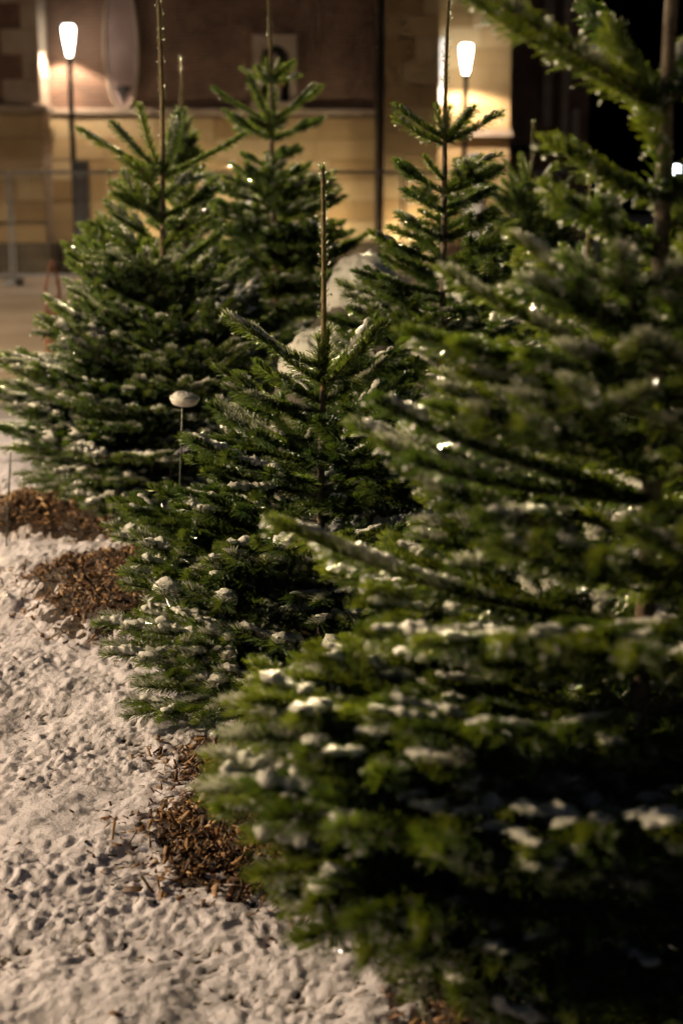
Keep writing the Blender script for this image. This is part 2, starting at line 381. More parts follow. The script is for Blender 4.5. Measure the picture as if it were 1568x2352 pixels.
def ring_ground(name, ox0, ox1, oy0, oy1, hx0, hx1, hy0, hy1, z, m):
    V = [(ox0,oy0,z),(ox1,oy0,z),(ox1,oy1,z),(ox0,oy1,z),(hx0,hy0,z),(hx1,hy0,z),(hx1,hy1,z),(hx0,hy1,z)]
    me = bpy.data.meshes.new(name); me.from_pydata(V, [], [(0,1,5,4),(1,2,6,5),(2,3,7,6),(3,0,4,7)]); me.materials.append(m)
    return tag(link(name, me), kind='structure')
sg2, st2, sb2, stc2 = snow_mat('far_snow', 30.0, 0.03, (0.34, 0.31, 0.31), gloss=0.5, spec=0.15)
ring_ground('snowy_lawn', -14, 14, -8, 10.0, GX0, GX1, GY0, GY1, 0.02, sg2)
mb = MB(); mb.v = [(-140, 10.05, 0), (140, 10.05, 0), (140, 160, 0), (-140, 160, 0)]; mb.f = [(0, 1, 2, 3)]
tag(mb.build('paving', M['paving']), kind='structure')
mb = MB(); mb.v = [(-140, -140, -0.06), (140, -140, -0.06), (140, 10.2, -0.06), (-140, 10.2, -0.06)]; mb.f = [(0, 1, 2, 3)]
tag(mb.build('ground', M['paving']), kind='structure')
mb = MB(); mb.box(-14, 14, 9.98, 10.10, -0.02, 0.05)
tag(mb.build('kerb', M['concrete'], bevel=0.01), kind='structure')

# ------------------------------------------------------------------ mulch
rng = np.random.RandomState(7)
def chip_geo(rs):
    big = rs.rand(); L = rs.uniform(0.005, 0.024) * (2.2 if big < 0.14 else 1.0); W = L * rs.uniform(0.12, 0.8) if big < 0.65 else rs.uniform(0.0012, 0.0035); W = min(W, 0.014); T = rs.uniform(0.0006, 0.0022)
    V = np.array([[sx * L / 2, sy * W / 2, sz * T / 2] for sx in (-1, 1) for sy in (-1, 1) for sz in (-1, 1)])
    V[:4, 1] *= rs.uniform(0.25, 1.1); V[4:, 1] *= rs.uniform(0.25, 1.1); V[:, 1] += rs.uniform(-0.4, 0.4) * W * np.sign(V[:, 0])
    V += rs.normal(0, 0.0007, V.shape); V[:, 2] += rs.uniform(-8, 8) * (V[:, 0] ** 2)
    Fq = np.array([[0,1,3,2],[4,6,7,5],[0,4,5,1],[2,3,7,6],[0,2,6,4],[1,5,7,3]])
    return V, Fq
chip_var = []
for k in range(18):
    V, Fq = chip_geo(rng); chip_var.append(npmesh('chip', V, Fq, False, M['chip']))

def rot_mats(rs, n, tilt):
    yaw = rs.rand(n) * 2 * np.pi; pit = rs.normal(0, tilt, n); rol = rs.normal(0, tilt * 1.3, n)
    cy, sy, cp, sp, cr, sr = np.cos(yaw), np.sin(yaw), np.cos(pit), np.sin(pit), np.cos(rol), np.sin(rol)
    Mx = np.zeros((n, 3, 3))
    Mx[:,0,0]=cy*cp; Mx[:,0,1]=cy*sp*sr-sy*cr; Mx[:,0,2]=cy*sp*cr+sy*sr
    Mx[:,1,0]=sy*cp; Mx[:,1,1]=sy*sp*sr+cy*cr; Mx[:,1,2]=sy*sp*cr-cy*sr
    Mx[:,2,0]=-sp; Mx[:,2,1]=cp*sr; Mx[:,2,2]=cp*cr
    return Mx

def mulch(i, n_stuff, n_part, view):
    cx, cy, rx, ry, hh, sd, lab = BEDS[i]
    rs = np.random.RandomState(100 + i)
    gx, gy = np.meshgrid(np.linspace(cx - 1.25 * rx, cx + 1.25 * rx, 60), np.linspace(cy - 1.25 * ry, cy + 1.25 * ry, 50))
    gz = bed_h(gx, gy, i) + 0.014 * perlin(gx * 9, gy * 9, 30) + 0.006 * perlin(gx * 30, gy * 30, 31)
    ii = (np.arange(49)[:, None] * 60 + np.arange(59)[None, :]).ravel()
    root = tag(empty('mulch_bed', (cx, cy, 0)), lab, 'mulch', 'wood-chip beds under the firs')
    V = np.stack([gx.ravel() - cx, gy.ravel() - cy, gz.ravel()], 1)
    link('soil_mound', npmesh('soil_mound', V, np.stack([ii, ii + 1, ii + 61, ii + 60], 1), True, M['soil']), root)
    n = n_stuff
    px = np.empty(0); py = np.empty(0)
    while len(px) < n + n_part:
        a = rs.uniform(cx - 1.2 * rx, cx + 1.2 * rx, 4000); b = rs.uniform(cy - 1.2 * ry, cy + 1.2 * ry, 4000)
        k = bedf[i](a, b) < 0.90 + 0.30 * rs.rand(4000) ** 5; px = np.append(px, a[k]); py = np.append(py, b[k])
    px, py = px[:n + n_part], py[:n + n_part]
    if view:   # the loose top chips lie where the bed is open to view
        o = np.argsort(np.hypot((px - view[0]), (py - view[1])) + rs.rand(len(px)) * 0.35); top = o[:n_part]; rest = o[n_part:]
    else: top = np.arange(n_part); rest = np.arange(n_part, n + n_part)
    pz = np.maximum(bed_h(px, py, i) + 0.014 * perlin(px * 9, py * 9, 30) + 0.006 * perlin(px * 30, py * 30, 31), np.where(bedf[i](px, py) > 0.97, snow_h(px, py)[0] - 0.002, -1))
    Rm = rot_mats(rs, n + n_part, 0.55)
    Vs = []; Fs = []; tone = []; base = 0
    for q in rest:
        V, Fq = chip_geo(rs); V = V @ Rm[q].T + [px[q] - cx, py[q] - cy, pz[q] + rs.uniform(0.0, 0.020)]
        Vs.append(V); Fs.append(Fq + base); base += 8; tone += [rs.rand()] * 8
    me = npmesh('chip_layer', np.vstack(Vs), np.vstack(Fs), False, M['chip_a'])
    a = me.attributes.new('tone', 'FLOAT', 'POINT'); a.data.foreach_set('value', np.array(tone, np.float32))
    tag(link('chip_layer', me, root), kind='stuff')
    for q in top:
        o = link('wood_chip', chip_var[rs.randint(len(chip_var))], root)
        m3 = Matrix(Rm[q].tolist()).to_4x4(); m3.translation = (px[q] - cx, py[q] - cy, pz[q] + rs.uniform(0.008, 0.020))
        s = rs.uniform(0.9, 1.35); o.matrix_local = m3 @ Matrix.Diagonal((s, s, s, 1))
mulch(0, 12000, 300, (-0.24, 3.25))
mulch(1, 4000, 60, (0.2, 2.2))
mulch(2, 10000, 300, (-0.85, 4.95))
mulch(3, 8000, 200, (-1.45, 6.35))

# dark scraps of bark, leaf and grass lying on the snow
rs = np.random.RandomState(55)
def litter(name, n, label, mk, m):
    Vs = []; Fs = []; base = 0; tone = []
    a = rs.uniform(-1.7, 0.3, n); b = rs.uniform(1.9, 6.4, n); h, _ = snow_h(a, b); Rm = rot_mats(rs, n, 0.35)
    for k in range(n):
        if min(bedf[i](a[k], b[k]) for i in range(4)) < 1.02: continue
        V, Fq = mk(rs); V = V @ Rm[k].T + [a[k], b[k], h[k] + 0.003]
        Vs.append(V); Fs.append(Fq + base); base += len(V); tone += [rs.rand() * 0.7] * len(V)
    me = npmesh(name, np.vstack(Vs), np.vstack(Fs), False, m)
    at = me.attributes.new('tone', 'FLOAT', 'POINT'); at.data.foreach_set('value', np.array(tone, np.float32))
    tag(link(name, me), label, 'litter', kind='stuff')
litter('bark_scraps', 520, 'dark bark scraps and dead leaf bits scattered over the snow', chip_geo, M['chip_a'])

# ------------------------------------------------------------------ fir branches
def axis_poly(p0, d0, L, up, n=7, wob=0.0, rs=None):
    pts = [np.array(p0, float)]; d = np.array(d0, float); d /= np.linalg.norm(d); st = L / (n - 1)
    for k in range(n - 1):
        d = d + np.array([0, 0, up / (n - 1)])
        if wob: d = d + rs.normal(0, wob, 3)
        d /= np.linalg.norm(d); pts.append(pts[-1] + d * st)
    return np.array(pts)

def poly_at(Pn, s):
    seg = np.linalg.norm(np.diff(Pn, axis=0), axis=1); cum = np.concatenate([[0], np.cumsum(seg)]); s = np.clip(s, 0, cum[-1] - 1e-6)
    i = np.clip(np.searchsorted(cum, s, side='right') - 1, 0, len(seg) - 1); t = ((s - cum[i]) / seg[i])[:, None]
    return Pn[i] * (1 - t) + Pn[i + 1] * t, nrm(Pn[i + 1] - Pn[i]), cum[-1]

def needle_arrays(base, T, rs, phi, alpha, ln, wd, bend=0.25):
    n = len(base)
    ref = np.where(np.abs(T[:, 2:3]) > 0.93, np.array([[1.0, 0, 0]]), np.array([[0, 0, 1.0]]))
    U = nrm(ref - (ref * T).sum(1, keepdims=True) * T); W = np.cross(T, U)
    rad = np.cos(phi)[:, None] * U + np.sin(phi)[:, None] * W
    d = np.cos(alpha)[:, None] * T + np.sin(alpha)[:, None] * rad
    side = nrm(np.cross(d, rad) + 0.4 * rs.normal(0, 1, (n, 3)))
    side = nrm(side - (side * d).sum(1, keepdims=True) * d)
    b = base; tip = b + nrm(d + 0.5 * bend * T + rs.normal(0, 0.035, (n, 3))) * ln[:, None]
    w2 = (wd / 2)[:, None]
    V = np.stack([b - side * w2 * .75, b + side * w2 * .75, tip - side * w2 * .8, tip + side * w2 * .8], 1).reshape(-1, 3)
    o = np.arange(n)[:, None] * 4
    Fq = o + np.array([[0, 1, 3, 2]])
    return V, Fq, tip, d

BUD_V = []; BUD_F = []
for j, (rr, zz) in enumerate([(0.62, -0.78), (1.0, -0.1), (0.66, 0.7)]):
    for k in range(6): a = 2 * math.pi * (k + 0.5 * j) / 6; BUD_V.append((rr * math.cos(a), rr * math.sin(a), zz))
BUD_V += [(0, 0, -1.08), (0, 0, 1.25)]
for j in range(2):
    for k in range(6): BUD_F += [(j*6+k, j*6+(k+1)%6, (j+1)*6+k, (j+1)*6+k), (j*6+(k+1)%6, (j+1)*6+(k+1)%6, (j+1)*6+k, (j+1)*6+k)]
for k in range(6): BUD_F += [((k+1)%6, k, 18, 18), (12+k, 12+(k+1)%6, 19, 19)]
BUD_V = np.array(BUD_V); BUD_F = np.array(BUD_F)
DROP_V = []; DROP_F = []; NA = 8
for j, th in enumerate(np.linspace(-math.pi / 2, math.pi / 2, 7)[1:-1]):
    for k in range(NA): a = 2 * math.pi * (k + 0.5 * j) / NA; DROP_V.append((math.cos(th) * math.cos(a), math.cos(th) * math.sin(a), math.sin(th) * (1.0 if th < 0 else 1.12)))
DROP_V += [(0, 0, -1.0), (0, 0, 1.15)]
for j in range(4):
    for k in range(NA):
        p0, p1, p2, p3 = j*NA+k, j*NA+(k+1)%NA, (j+1)*NA+k, (j+1)*NA+(k+1)%NA
        DROP_F += [(p0, p1, p2), (p1, p3, p2)]
for k in range(NA): DROP_F += [((k+1)%NA, k, 5*NA), (4*NA+k, 4*NA+(k+1)%NA, 5*NA+1)]
DROP_V = np.array(DROP_V); DROP_F = np.array(DROP_F)

def drops_mesh(name, pts, rs, r0=0.0012, r1=0.0042):
    n = len(pts); r = r0 + (r1 - r0) * rs.rand(n) ** 2.4
    pts = pts + np.stack([np.zeros(n), np.zeros(n), -1.12 * r], 1)          # hanging below the needle tip
    V = (pts[:, None, :] + DROP_V[None] * r[:, None, None]).reshape(-1, 3)
    Fq = (np.arange(n)[:, None, None] * len(DROP_V) + DROP_F[None]).reshape(-1, 3)
    return npmesh(name, V, Fq, True, M['drop'])

def snow_tube(Pn, w0, h0, rs, lift=0.0155):
    """a lumpy cap of snow lying along the upper side of an axis"""
    Lt = np.linalg.norm(np.diff(Pn, axis=0), axis=1).sum(); m = max(6, int(Lt / 0.0045)); nr = 14
    C, T, _ = poly_at(Pn, np.linspace(0, Lt, m)); U = np.array([[0, 0, 1.0]]) - T[:, 2:3] * T; U = nrm(U); W = np.cross(T, U)
    t = np.linspace(0, 1, m); env = np.minimum(1, np.minimum(t, 1 - t) * Lt / 0.016 + 0.12) ** 0.55
    k = np.arange(m); ph = rs.rand(5) * 6.28
    lum = 1 + 0.24 * np.sin(k * 0.23 + ph[0]) + 0.20 * np.sin(k * 0.49 + ph[1]) + 0.14 * np.sin(k * 1.1 + ph[2])
    a = np.arange(nr) * 2 * np.pi / nr
    j = rs.normal(0, 0.13, (m, nr)); j = (j + np.roll(j, 1, 1) + np.roll(j, 1, 0)) * 0.75 + rs.normal(0, 0.07, (m, nr))
    ca, sa = np.cos(a)[None], np.sin(a)[None]
    ww = (w0 * env * lum)[:, None] * (1 + j); hz = (h0 * env * lum * (1 + 0.25 * np.sin(k * 0.5 + ph[3])))[:, None] * (1 + j)
    up = np.where(sa > 0, sa * hz, sa * hz * 0.45)
    V = C[:, None, :] + (ca * ww)[..., None] * W[:, None, :] + (up + lift)[..., None] * U[:, None, :]
    V = V + 0.10 * w0 * np.sin(k * 0.4 + ph[4])[:, None, None] * W[:, None, :]
    V = V.reshape(-1, 3); i = np.arange(m - 1)[:, None] * nr; q = np.arange(nr)[None]
    Fq = np.stack([i + q, i + (q + 1) % nr, i + (q + 1) % nr + nr, i + q + nr], -1).reshape(-1, 4)
    V = np.vstack([V, C[:1] + U[:1] * 0.006, C[-1:] + U[-1:] * 0.006]); a0, a1 = len(V) - 2, len(V) - 1; l = (m - 1) * nr
    caps = [[(x + 1) % nr, x, a0, a0] for x in range(nr)] + [[l + x, l + (x + 1) % nr, a1, a1] for x in range(nr)]
    return V, np.vstack([Fq, np.array(caps)])

def make_branch(L, years, seed, dens=3000.0):
    rs = np.random.RandomState(seed)
    axes = []      # polyline, base radius, tip radius, bare length, level
    main = axis_poly((0, 0, 0), (1, 0, 0), L, rs.uniform(0.14, 0.34), 9, 0.014, rs)
    axes.append((main, 0.0022 + 0.0055 * min(1, L / 0.7) * (0.4 + 0.15 * years), 0.0017, (0.12 * L if years > 2 else 0.004), 0))
    def laterals(Pn, Lp, yrs, lvl, start):
        nodes = [(i + rs.uniform(-.10, .06)) / yrs for i in range(1, yrs)]
        extra = [rs.uniform(0.25, 0.8) for _ in range(int(yrs * 0.5))] if lvl == 0 else []
        for f, full in [(f, True) for f in nodes] + [(f, False) for f in extra]:
            if f < start: continue
            for sgn in ((-1, 1) if full else (rs.choice((-1, 1)),)):
                ll = (1 - f) * Lp * rs.uniform(0.62, 0.86) * (1.0 if full else 0.6) + 0.03
                ll = min(ll, 0.36 if lvl == 0 else 0.17)
                ll = max(ll, 0.10 if lvl == 0 else 0.075)
                p, T, _ = poly_at(Pn, np.array([f * Lp])); p, T = p[0], T[0]
                a = R(rs.uniform(42, 52)); Wd = np.cross(np.array([0, 0, 1.0]), T); Wd /= np.linalg.norm(Wd)
                d = math.cos(a) * T + math.sin(a) * sgn * Wd + np.array([0, 0, rs.uniform(-0.05, 0.09)])
                q = axis_poly(p, d, ll, rs.uniform(0.02, 0.14), 6, 0.018, rs)
                axes.append((q, 0.0016 + 0.003 * ll, 0.0014, 0.004, lvl + 1))
                y2 = int(round(ll / 0.14))
                if lvl < 1 and y2 >= 2: laterals(q, ll, y2, lvl + 1, 0.2)
    if years > 1: laterals(main, L, years, 0, 0.16 if years > 3 else 0.1)
    Vw = []; Fw = []; bw = 0; Vn = []; Fn = []; bn = 0; tips = []; dn = []; fro = []
    for (Pn, ra, rb, bare, lvl) in axes:
        V, Fq = tube_arr(Pn, np.linspace(ra, rb, len(Pn)), 6); Vw.append(V); Fw.append(Fq + bw); bw += len(V)
        tot = np.linalg.norm(np.diff(Pn, axis=0), axis=1).sum()
        n = int((tot - bare) * dens)
        s = bare + (tot - bare) * np.sort(rs.rand(n)); C, T, _ = poly_at(Pn, s)
        phi = rs.normal(0, 1.15, n); phi = np.clip(phi, -2.35, 2.35)
        al = R(60) - R(18) * np.exp(-(phi / 0.8) ** 2) + rs.normal(0, 0.09, n)
        # near the tip the needles close up round the bud
        near = np.clip((tot - s) / 0.02, 0, 1); al = al * (0.45 + 0.55 * near)
        ln = (0.0260 + 0.0110 * np.clip(np.abs(phi) / 1.4, 0, 1)) * rs.uniform(0.75, 1.2, n) * (0.75 + 0.25 * near)
        V, Fq, tip, d = needle_arrays(C, T, rs, phi, al, ln, np.full(n, 0.0026), 0.18)
        Vn.append(V); Fn.append(Fq + bn); bn += len(V); tips.append(tip); dn.append(np.cos(phi))
        cl = perlin(C[:, 0] * 13 + 3, C[:, 1] * 13 + lvl, seed % 89) + 0.12 + 0.45 * (s / tot - 0.5) + 0.15 * (C[:, 0] / L - 0.5)
        fv = np.clip(np.cos(phi) * 1.5 - 0.35, 0, 1) * np.clip(cl * 2.4, 0, 1); fv = np.where(rs.rand(n) < fv, 0.55 + 0.45 * rs.rand(n), 0.0)
        q4 = np.zeros((n, 4)); q4[:, :2] = (fv * 0.8)[:, None]; q4[:, 2:] = fv[:, None]; fro.append(q4.ravel())
        # tip buds
        tp = Pn[-1]; 
        for k in range(3):
            o = rs.normal(0, 0.0016, 3); Vb = BUD_V * 0.0021 + tp + o; Vw.append(Vb); Fw.append(BUD_F + bw); bw += 20
    tips = np.vstack(tips); dn = np.concatenate(dn)
    wood = npmesh('branch', np.vstack(Vw), np.vstack(Fw), True, M['twig'])
    need = npmesh('needles', np.vstack(Vn), np.vstack(Fn), False, M['needle'])
    need2 = need.copy(); fa = need2.attributes.new('frost', 'FLOAT', 'POINT'); fa.data.foreach_set('value', np.concatenate(fro).astype(np.float32))
    total = sum(np.linalg.norm(np.diff(a[0], axis=0), axis=1).sum() for a in axes)
    low = np.where(dn < 0.75)[0]; cl = perlin(tips[low, 0] * 22, tips[low, 1] * 22 + tips[low, 2] * 9, seed % 97); pr = np.clip(cl + 0.25, 0.04, 1) ** 1.5; pr /= pr.sum()
    pick = rs.choice(low, min(len(low), int(75 * total) + 6), replace=False, p=pr)
    dro = drops_mesh('droplets', tips[pick], rs); pick2 = rs.choice(low, min(len(low), int(130 * total) + 8), replace=False, p=pr); dro2 = drops_mesh('droplets', tips[pick2], rs, 0.0016, 0.0042)
    def snow(prob, w0, h0, lo):
        Vs = []; Fs = []; b = 0
        for (Pn, ra, rb, bare, lvl) in axes:
            tot = np.linalg.norm(np.diff(Pn, axis=0), axis=1).sum()
            if rs.rand() > prob * (1.0 if lvl < 2 else 0.4): continue
            f0 = rs.uniform(max(lo, 0.45), 0.75) if lvl == 0 else rs.uniform(0.15, 0.5); f1 = rs.uniform(0.93, 1.0)
            cuts = [(f0, f1)] if (f1 - f0) * tot < 0.2 or rs.rand() < .6 else [(f0, f0 + (f1 - f0) * rs.uniform(.35, .5)), (f0 + (f1 - f0) * rs.uniform(.55, .7), f1)]
            for (u0, u1) in cuts:
                ln_ = (u1 - u0) * tot
                if ln_ < 0.02: continue
                C, _, _ = poly_at(Pn, np.linspace(u0 * tot, u1 * tot, max(4, int(ln_ / 0.02))))
                k = rs.uniform(0.7, 1.25); V, Fq = snow_tube(C, w0 * k, h0 * k * rs.uniform(0.8, 1.2), rs); Vs.append(V); Fs.append(Fq + b); b += len(V)
        if not Vs:
            C, _, _ = poly_at(main, np.linspace(0.5 * L, 0.95 * L, 5)); V, Fq = snow_tube(C, w0, h0, rs); Vs = [V]; Fs = [Fq]
        return npmesh('snow', np.vstack(Vs), np.vstack(Fs), True, M['snow_cap'])
    return dict(L=L, years=years, wood=wood, needles=need, frosted=need2, drops=dro, wet=dro2, thick=snow(0.62, 0.0175, 0.0110, 0.08), heavy=snow(0.55, 0.0160, 0.0080, 0.12), light=snow(0.35, 0.0115, 0.0055, 0.3))

LIB = []
sd = 1
for (L, yrs, k) in [(0.15, 1, 2), (0.21, 1, 2), (0.30, 1, 2), (0.40, 1, 2), (0.54, 1, 2), (0.68, 1, 1), (0.20, 2, 2), (0.28, 2, 2), (0.36, 2, 2), (0.36, 3, 2), (0.45, 3, 3), (0.54, 4, 3), (0.64, 4, 3), (0.74, 5, 3)]:
    for q in range(k): LIB.append(make_branch(L, yrs, sd * 17 + 3)); sd += 1

def pick_branch(L, one_year, rs):
    c = [(abs(math.log(v['L'] / L)) + rs.random() * 0.10, i) for i, v in enumerate(LIB) if (v['years'] == 1) == one_year or (not one_year and L < 0.17 and v['years'] == 1)]
    return LIB[min(c)[1]]

def fir(base, height, leader_z, trunk_r, tiers, label, seed, snow=0.5, heavy=0.5, drops=True, lean=(0, 0), extra=(), lead_n=480, skip=None, aim=(), cap='heavy', tint=None, wet='drops', frost=0.5):
    """tiers: (z, number, length, elevation deg, first azimuth deg, one-year shoots?)"""
    rs = random.Random(seed); nr = np.random.RandomState(seed)
    root = tag(empty('fir_tree', base), label, 'fir tree', 'young firs set out in mulch beds')
    def axis(z):
        t = z / height
        return np.array([lean[0] * t * t + 0.004 * math.sin(z * 5 + seed), lean[1] * t * t + 0.004 * math.cos(z * 4 + seed), z])
    zs = np.linspace(-0.05, leader_z, 22); Pn = np.array([axis(z) for z in zs])
    rl = max(0.0085, trunk_r * 0.42)
    V, Fq = tube_arr(Pn, np.interp(zs, [0, 0.04, leader_z], [trunk_r * 1.25, trunk_r, rl]) * (1 + 0.05 * nr.normal(0, 1, len(zs))), 12)
    link('trunk', npmesh('trunk', V, Fq, True, M['bark']), root)
    # leader shoot with its own short needles and crown of buds
    zs = np.linspace(leader_z - 0.01, height, 14); Pl = np.array([axis(z) for z in zs]); Ll = height - leader_z
    V, Fq = tube_arr(Pl, np.linspace(rl * 1.0, rl * 0.62, 14), 10); Vw = [V]; Fw = [Fq]; bw = len(V)
    for k in range(9):
        a = k * 2.4; r = 0.0 if k == 0 else rl * 0.75
        Vb = BUD_V * 0.0042 * (1.25 if k == 0 else 0.9) + Pl[-1] + np.array([r * math.cos(a), r * math.sin(a), 0.003 + (0.006 if k == 0 else 0)])
        Vw.append(Vb); Fw.append(BUD_F + bw); bw += 20
    for k in range(int(Ll * 14)):
        s = nr.uniform(0.05, 0.95) * Ll; C, T, _ = poly_at(Pl, np.array([s])); a = nr.rand() * 6.28
        Vb = BUD_V * 0.0034 + C[0] + np.array([math.cos(a), math.sin(a), 0.2]) * rl * 0.95
        Vw.append(Vb); Fw.append(BUD_F + bw); bw += 20
    lead = link('leader_shoot', npmesh('leader_shoot', np.vstack(Vw), np.vstack(Fw), True, M['shoot']), root)
    n = int(Ll * lead_n); s = nr.rand(n) * Ll; C, T, _ = poly_at(Pl, s)
    phi = nr.rand(n) * 2 * np.pi; al = R(34) + nr.normal(0, 0.18, n); rr = np.interp(s, [0, Ll], [rl, rl * 0.62])
    # top tuft
    n2 = 46; C2 = np.repeat(Pl[-1:] - [[0, 0, 0.012]], n2, 0) + np.stack([np.zeros(n2), np.zeros(n2), nr.rand(n2) * 0.014], 1)
    C = np.vstack([C, C2]); T = np.vstack([T, np.repeat(T[-1:], n2, 0)]); phi = np.append(phi, nr.rand(n2) * 6.283); al = np.append(al, R(24) + nr.normal(0, .2, n2)); rr = np.append(rr, np.full(n2, rl * 0.7))
    rad = np.stack([np.cos(phi), -np.sin(phi), np.zeros(len(phi))], 1)
    V, Fq, tip, d = needle_arrays(C, T, nr, phi, al, nr.uniform(0.012, 0.019, len(C)), np.full(len(C), 0.0017), -0.1)
    off = np.cos(phi)[:, None] * np.array([[1.0, 0, 0]]) + np.sin(phi)[:, None] * np.cross(T, np.array([[1.0, 0, 0]]))
    V = V + np.repeat(off * (rr * 0.8)[:, None], 4, 0); tip = tip + off * (rr * 0.8)[:, None]
    tag(link('needles', npmesh('needles', V, Fq, False, M['needle']), lead), kind='stuff')
    if drops:
        p = nr.choice(len(tip), int(len(tip) * 0.22), replace=False); tag(link('droplets', drops_mesh('droplets', tip[p], nr), lead), kind='stuff')
    def put(z, L, el, az, one):
        v = pick_branch(L, one, rs); p = axis(z); s = L / v['L']
        mtx = Matrix.Translation(Vector(p.tolist())) @ Matrix.Rotation(R(az), 4, 'Z') @ Matrix.Rotation(-R(el), 4, 'Y') @ Matrix.Rotation(R(rs.uniform(-9, 9)), 4, 'X') @ Matrix.Diagonal((s, s * rs.choice((-1, 1)), s, 1))
        b = link('branch', v['wood'], root); b.matrix_local = mtx
        nd = tag(link('needles', v['frosted'] if rs.random() < frost * (1.25 - 0.8 * z / leader_z) else v['needles'], b), kind='stuff')
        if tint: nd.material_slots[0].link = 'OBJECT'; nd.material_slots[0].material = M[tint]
        if rs.random() < snow and el < 42: tag(link('snow', v[cap] if (rs.random() < heavy and z < 0.75 * leader_z) else v['light'], b), kind='stuff')
        if drops: tag(link('droplets', v[wet], b), kind='stuff')
    for (z, n, L, el, az0, one) in tiers:
        for k in range(n):
            az = az0 + 360.0 * k / n + rs.uniform(-14, 14)
            if skip and z > skip[1]:          # this side of the stem stays bare
                df = (az - skip[0] + 180) % 360 - 180
                if abs(df) < skip[2]: az = skip[0] + math.copysign(skip[2] + rs.uniform(0, 15), df)
            put(z + rs.uniform(-0.012, 0.012), L * rs.uniform(0.86, 1.12), el + rs.uniform(-5, 5), az, one)
    for e in extra: put(*e)
    for (tx, ty, dep, el, one) in aim:          # boughs that reach a known point in space
        q = P(tx, ty, dep) - Vector(base); hz = math.hypot(q.x, q.y); z = max(0.06, q.z - hz * math.tan(R(el)))
        el2 = math.degrees(math.atan2(q.z - z, hz)); put(z, math.hypot(hz, q.z - z), el2 - 3, math.degrees(math.atan2(q.y, q.x)), one)
    return root

def ground_at(x, d): p = P(x, 900, d); return (p.x, d, 0.0)

# ------------------------------------------------------------------ the firs
gp = lambda x, d, z: ((x - 784) / F * (d * math.cos(PITCH) + (CAM_H - z) * math.sin(PITCH)), d, 0.0)
# middle fir in focus
fir(gp(738, 4.12, 0.7), 1.545, 0.925, 0.017, [
    (0.935, 3, 0.28, 24, 60, True), (0.925, 2, 0.17, 66, 60, True), (0.875, 3, 0.25, 24, 215, False), (0.80, 4, 0.34, 20, 10, False),
    (0.71, 4, 0.38, 18, 30, False), (0.62, 4, 0.44, 17, 50, False), (0.53, 4, 0.48, 16, 20, False),
    (0.44, 5, 0.56, 15, 40, False), (0.35, 5, 0.60, 12, 20, False), (0.26, 5, 0.66, 9, 0, False), (0.17, 6, 0.68, 6, 30, False), (0.10, 4, 0.60, -3, 165, False)],
    'dark green fir in sharp focus in the middle, its leader ending at the fence rail', 21, 0.92, 0.85, lean=(0.008, 0), lead_n=620, frost=0.75, skip=(270, 0.52, 30), cap='thick', aim=[
    (500, 755, 4.1, 22, True), (870, 745, 4.2, 42, True), (917, 823, 4.1, 18, True), (515, 915, 4.05, 10, False), (485, 1025, 4.1, 10, False), (425, 1085, 4.05, 12, False),
    (410, 1165, 4.0, 10, False), (265, 1205, 4.1, 17, False), (300, 1330, 3.95, 6, False), (220, 1480, 3.95, 2, False), (240, 1550, 3.85, 1, False), (285, 1640, 3.75, -2, False),
    (1000, 910, 4.25, 16, False), (1000, 970, 4.0, 12, False), (1040, 1080, 4.1, 10, False)])
# big fir on the left
fir(gp(376, 6.17, 1.2), 2.29, 1.555, 0.026, [
    (1.56, 2, 0.40, 27, 80, True), (1.555, 2, 0.28, 60, 60, True), (1.46, 2, 0.24, 30, 60, False), (1.36, 3, 0.30, 32, 20, False),
    (1.25, 3, 0.32, 32, 50, False), (1.14, 3, 0.36, 32, 10, False), (1.03, 4, 0.42, 30, 40, False),
    (0.93, 4, 0.46, 28, 0, False), (0.83, 5, 0.52, 25, 30, False), (0.73, 5, 0.56, 20, 10, False), (0.64, 5, 0.62, 17, 20, False),
    (0.55, 6, 0.66, 13, 40, False), (0.46, 6, 0.70, 8, 0, False), (0.37, 6, 0.72, 2, 20, False), (0.28, 5, 0.66, -6, 45, False), (0.21, 4, 0.50, -10, 10, False)],
    'tall dense fir at left, its long bare leader reaching the top of the picture', 5, 0.85, 0.85, lean=(0.01, 0), frost=0.8, skip=(275, 1.0, 32), cap='thick', aim=[
    (175, 305, 6.2, 26, True), (565, 315, 6.2, 25, True), (265, 460, 6.15, 20, False), (505, 435, 6.2, 26, False), (125, 595, 6.2, 30, False), (165, 570, 6.0, 30, False),
    (90, 710, 6.1, 24, False), (75, 770, 6.2, 18, False), (5, 835, 6.1, 13, False), (-60, 860, 6.1, 12, False), (-50, 930, 6.15, 9, False), (-40, 1000, 6.0, 6, False), (0, 900, 6.0, 10, False), (15, 960, 6.1, 8, False), (10, 1010, 5.9, 5, False), (60, 1085, 5.9, -2, False), (260, 980, 5.6, 8, False), (200, 1195, 5.65, -12, False), (120, 1120, 5.75, -8, False), (275, 1205, 5.6, -12, False)])
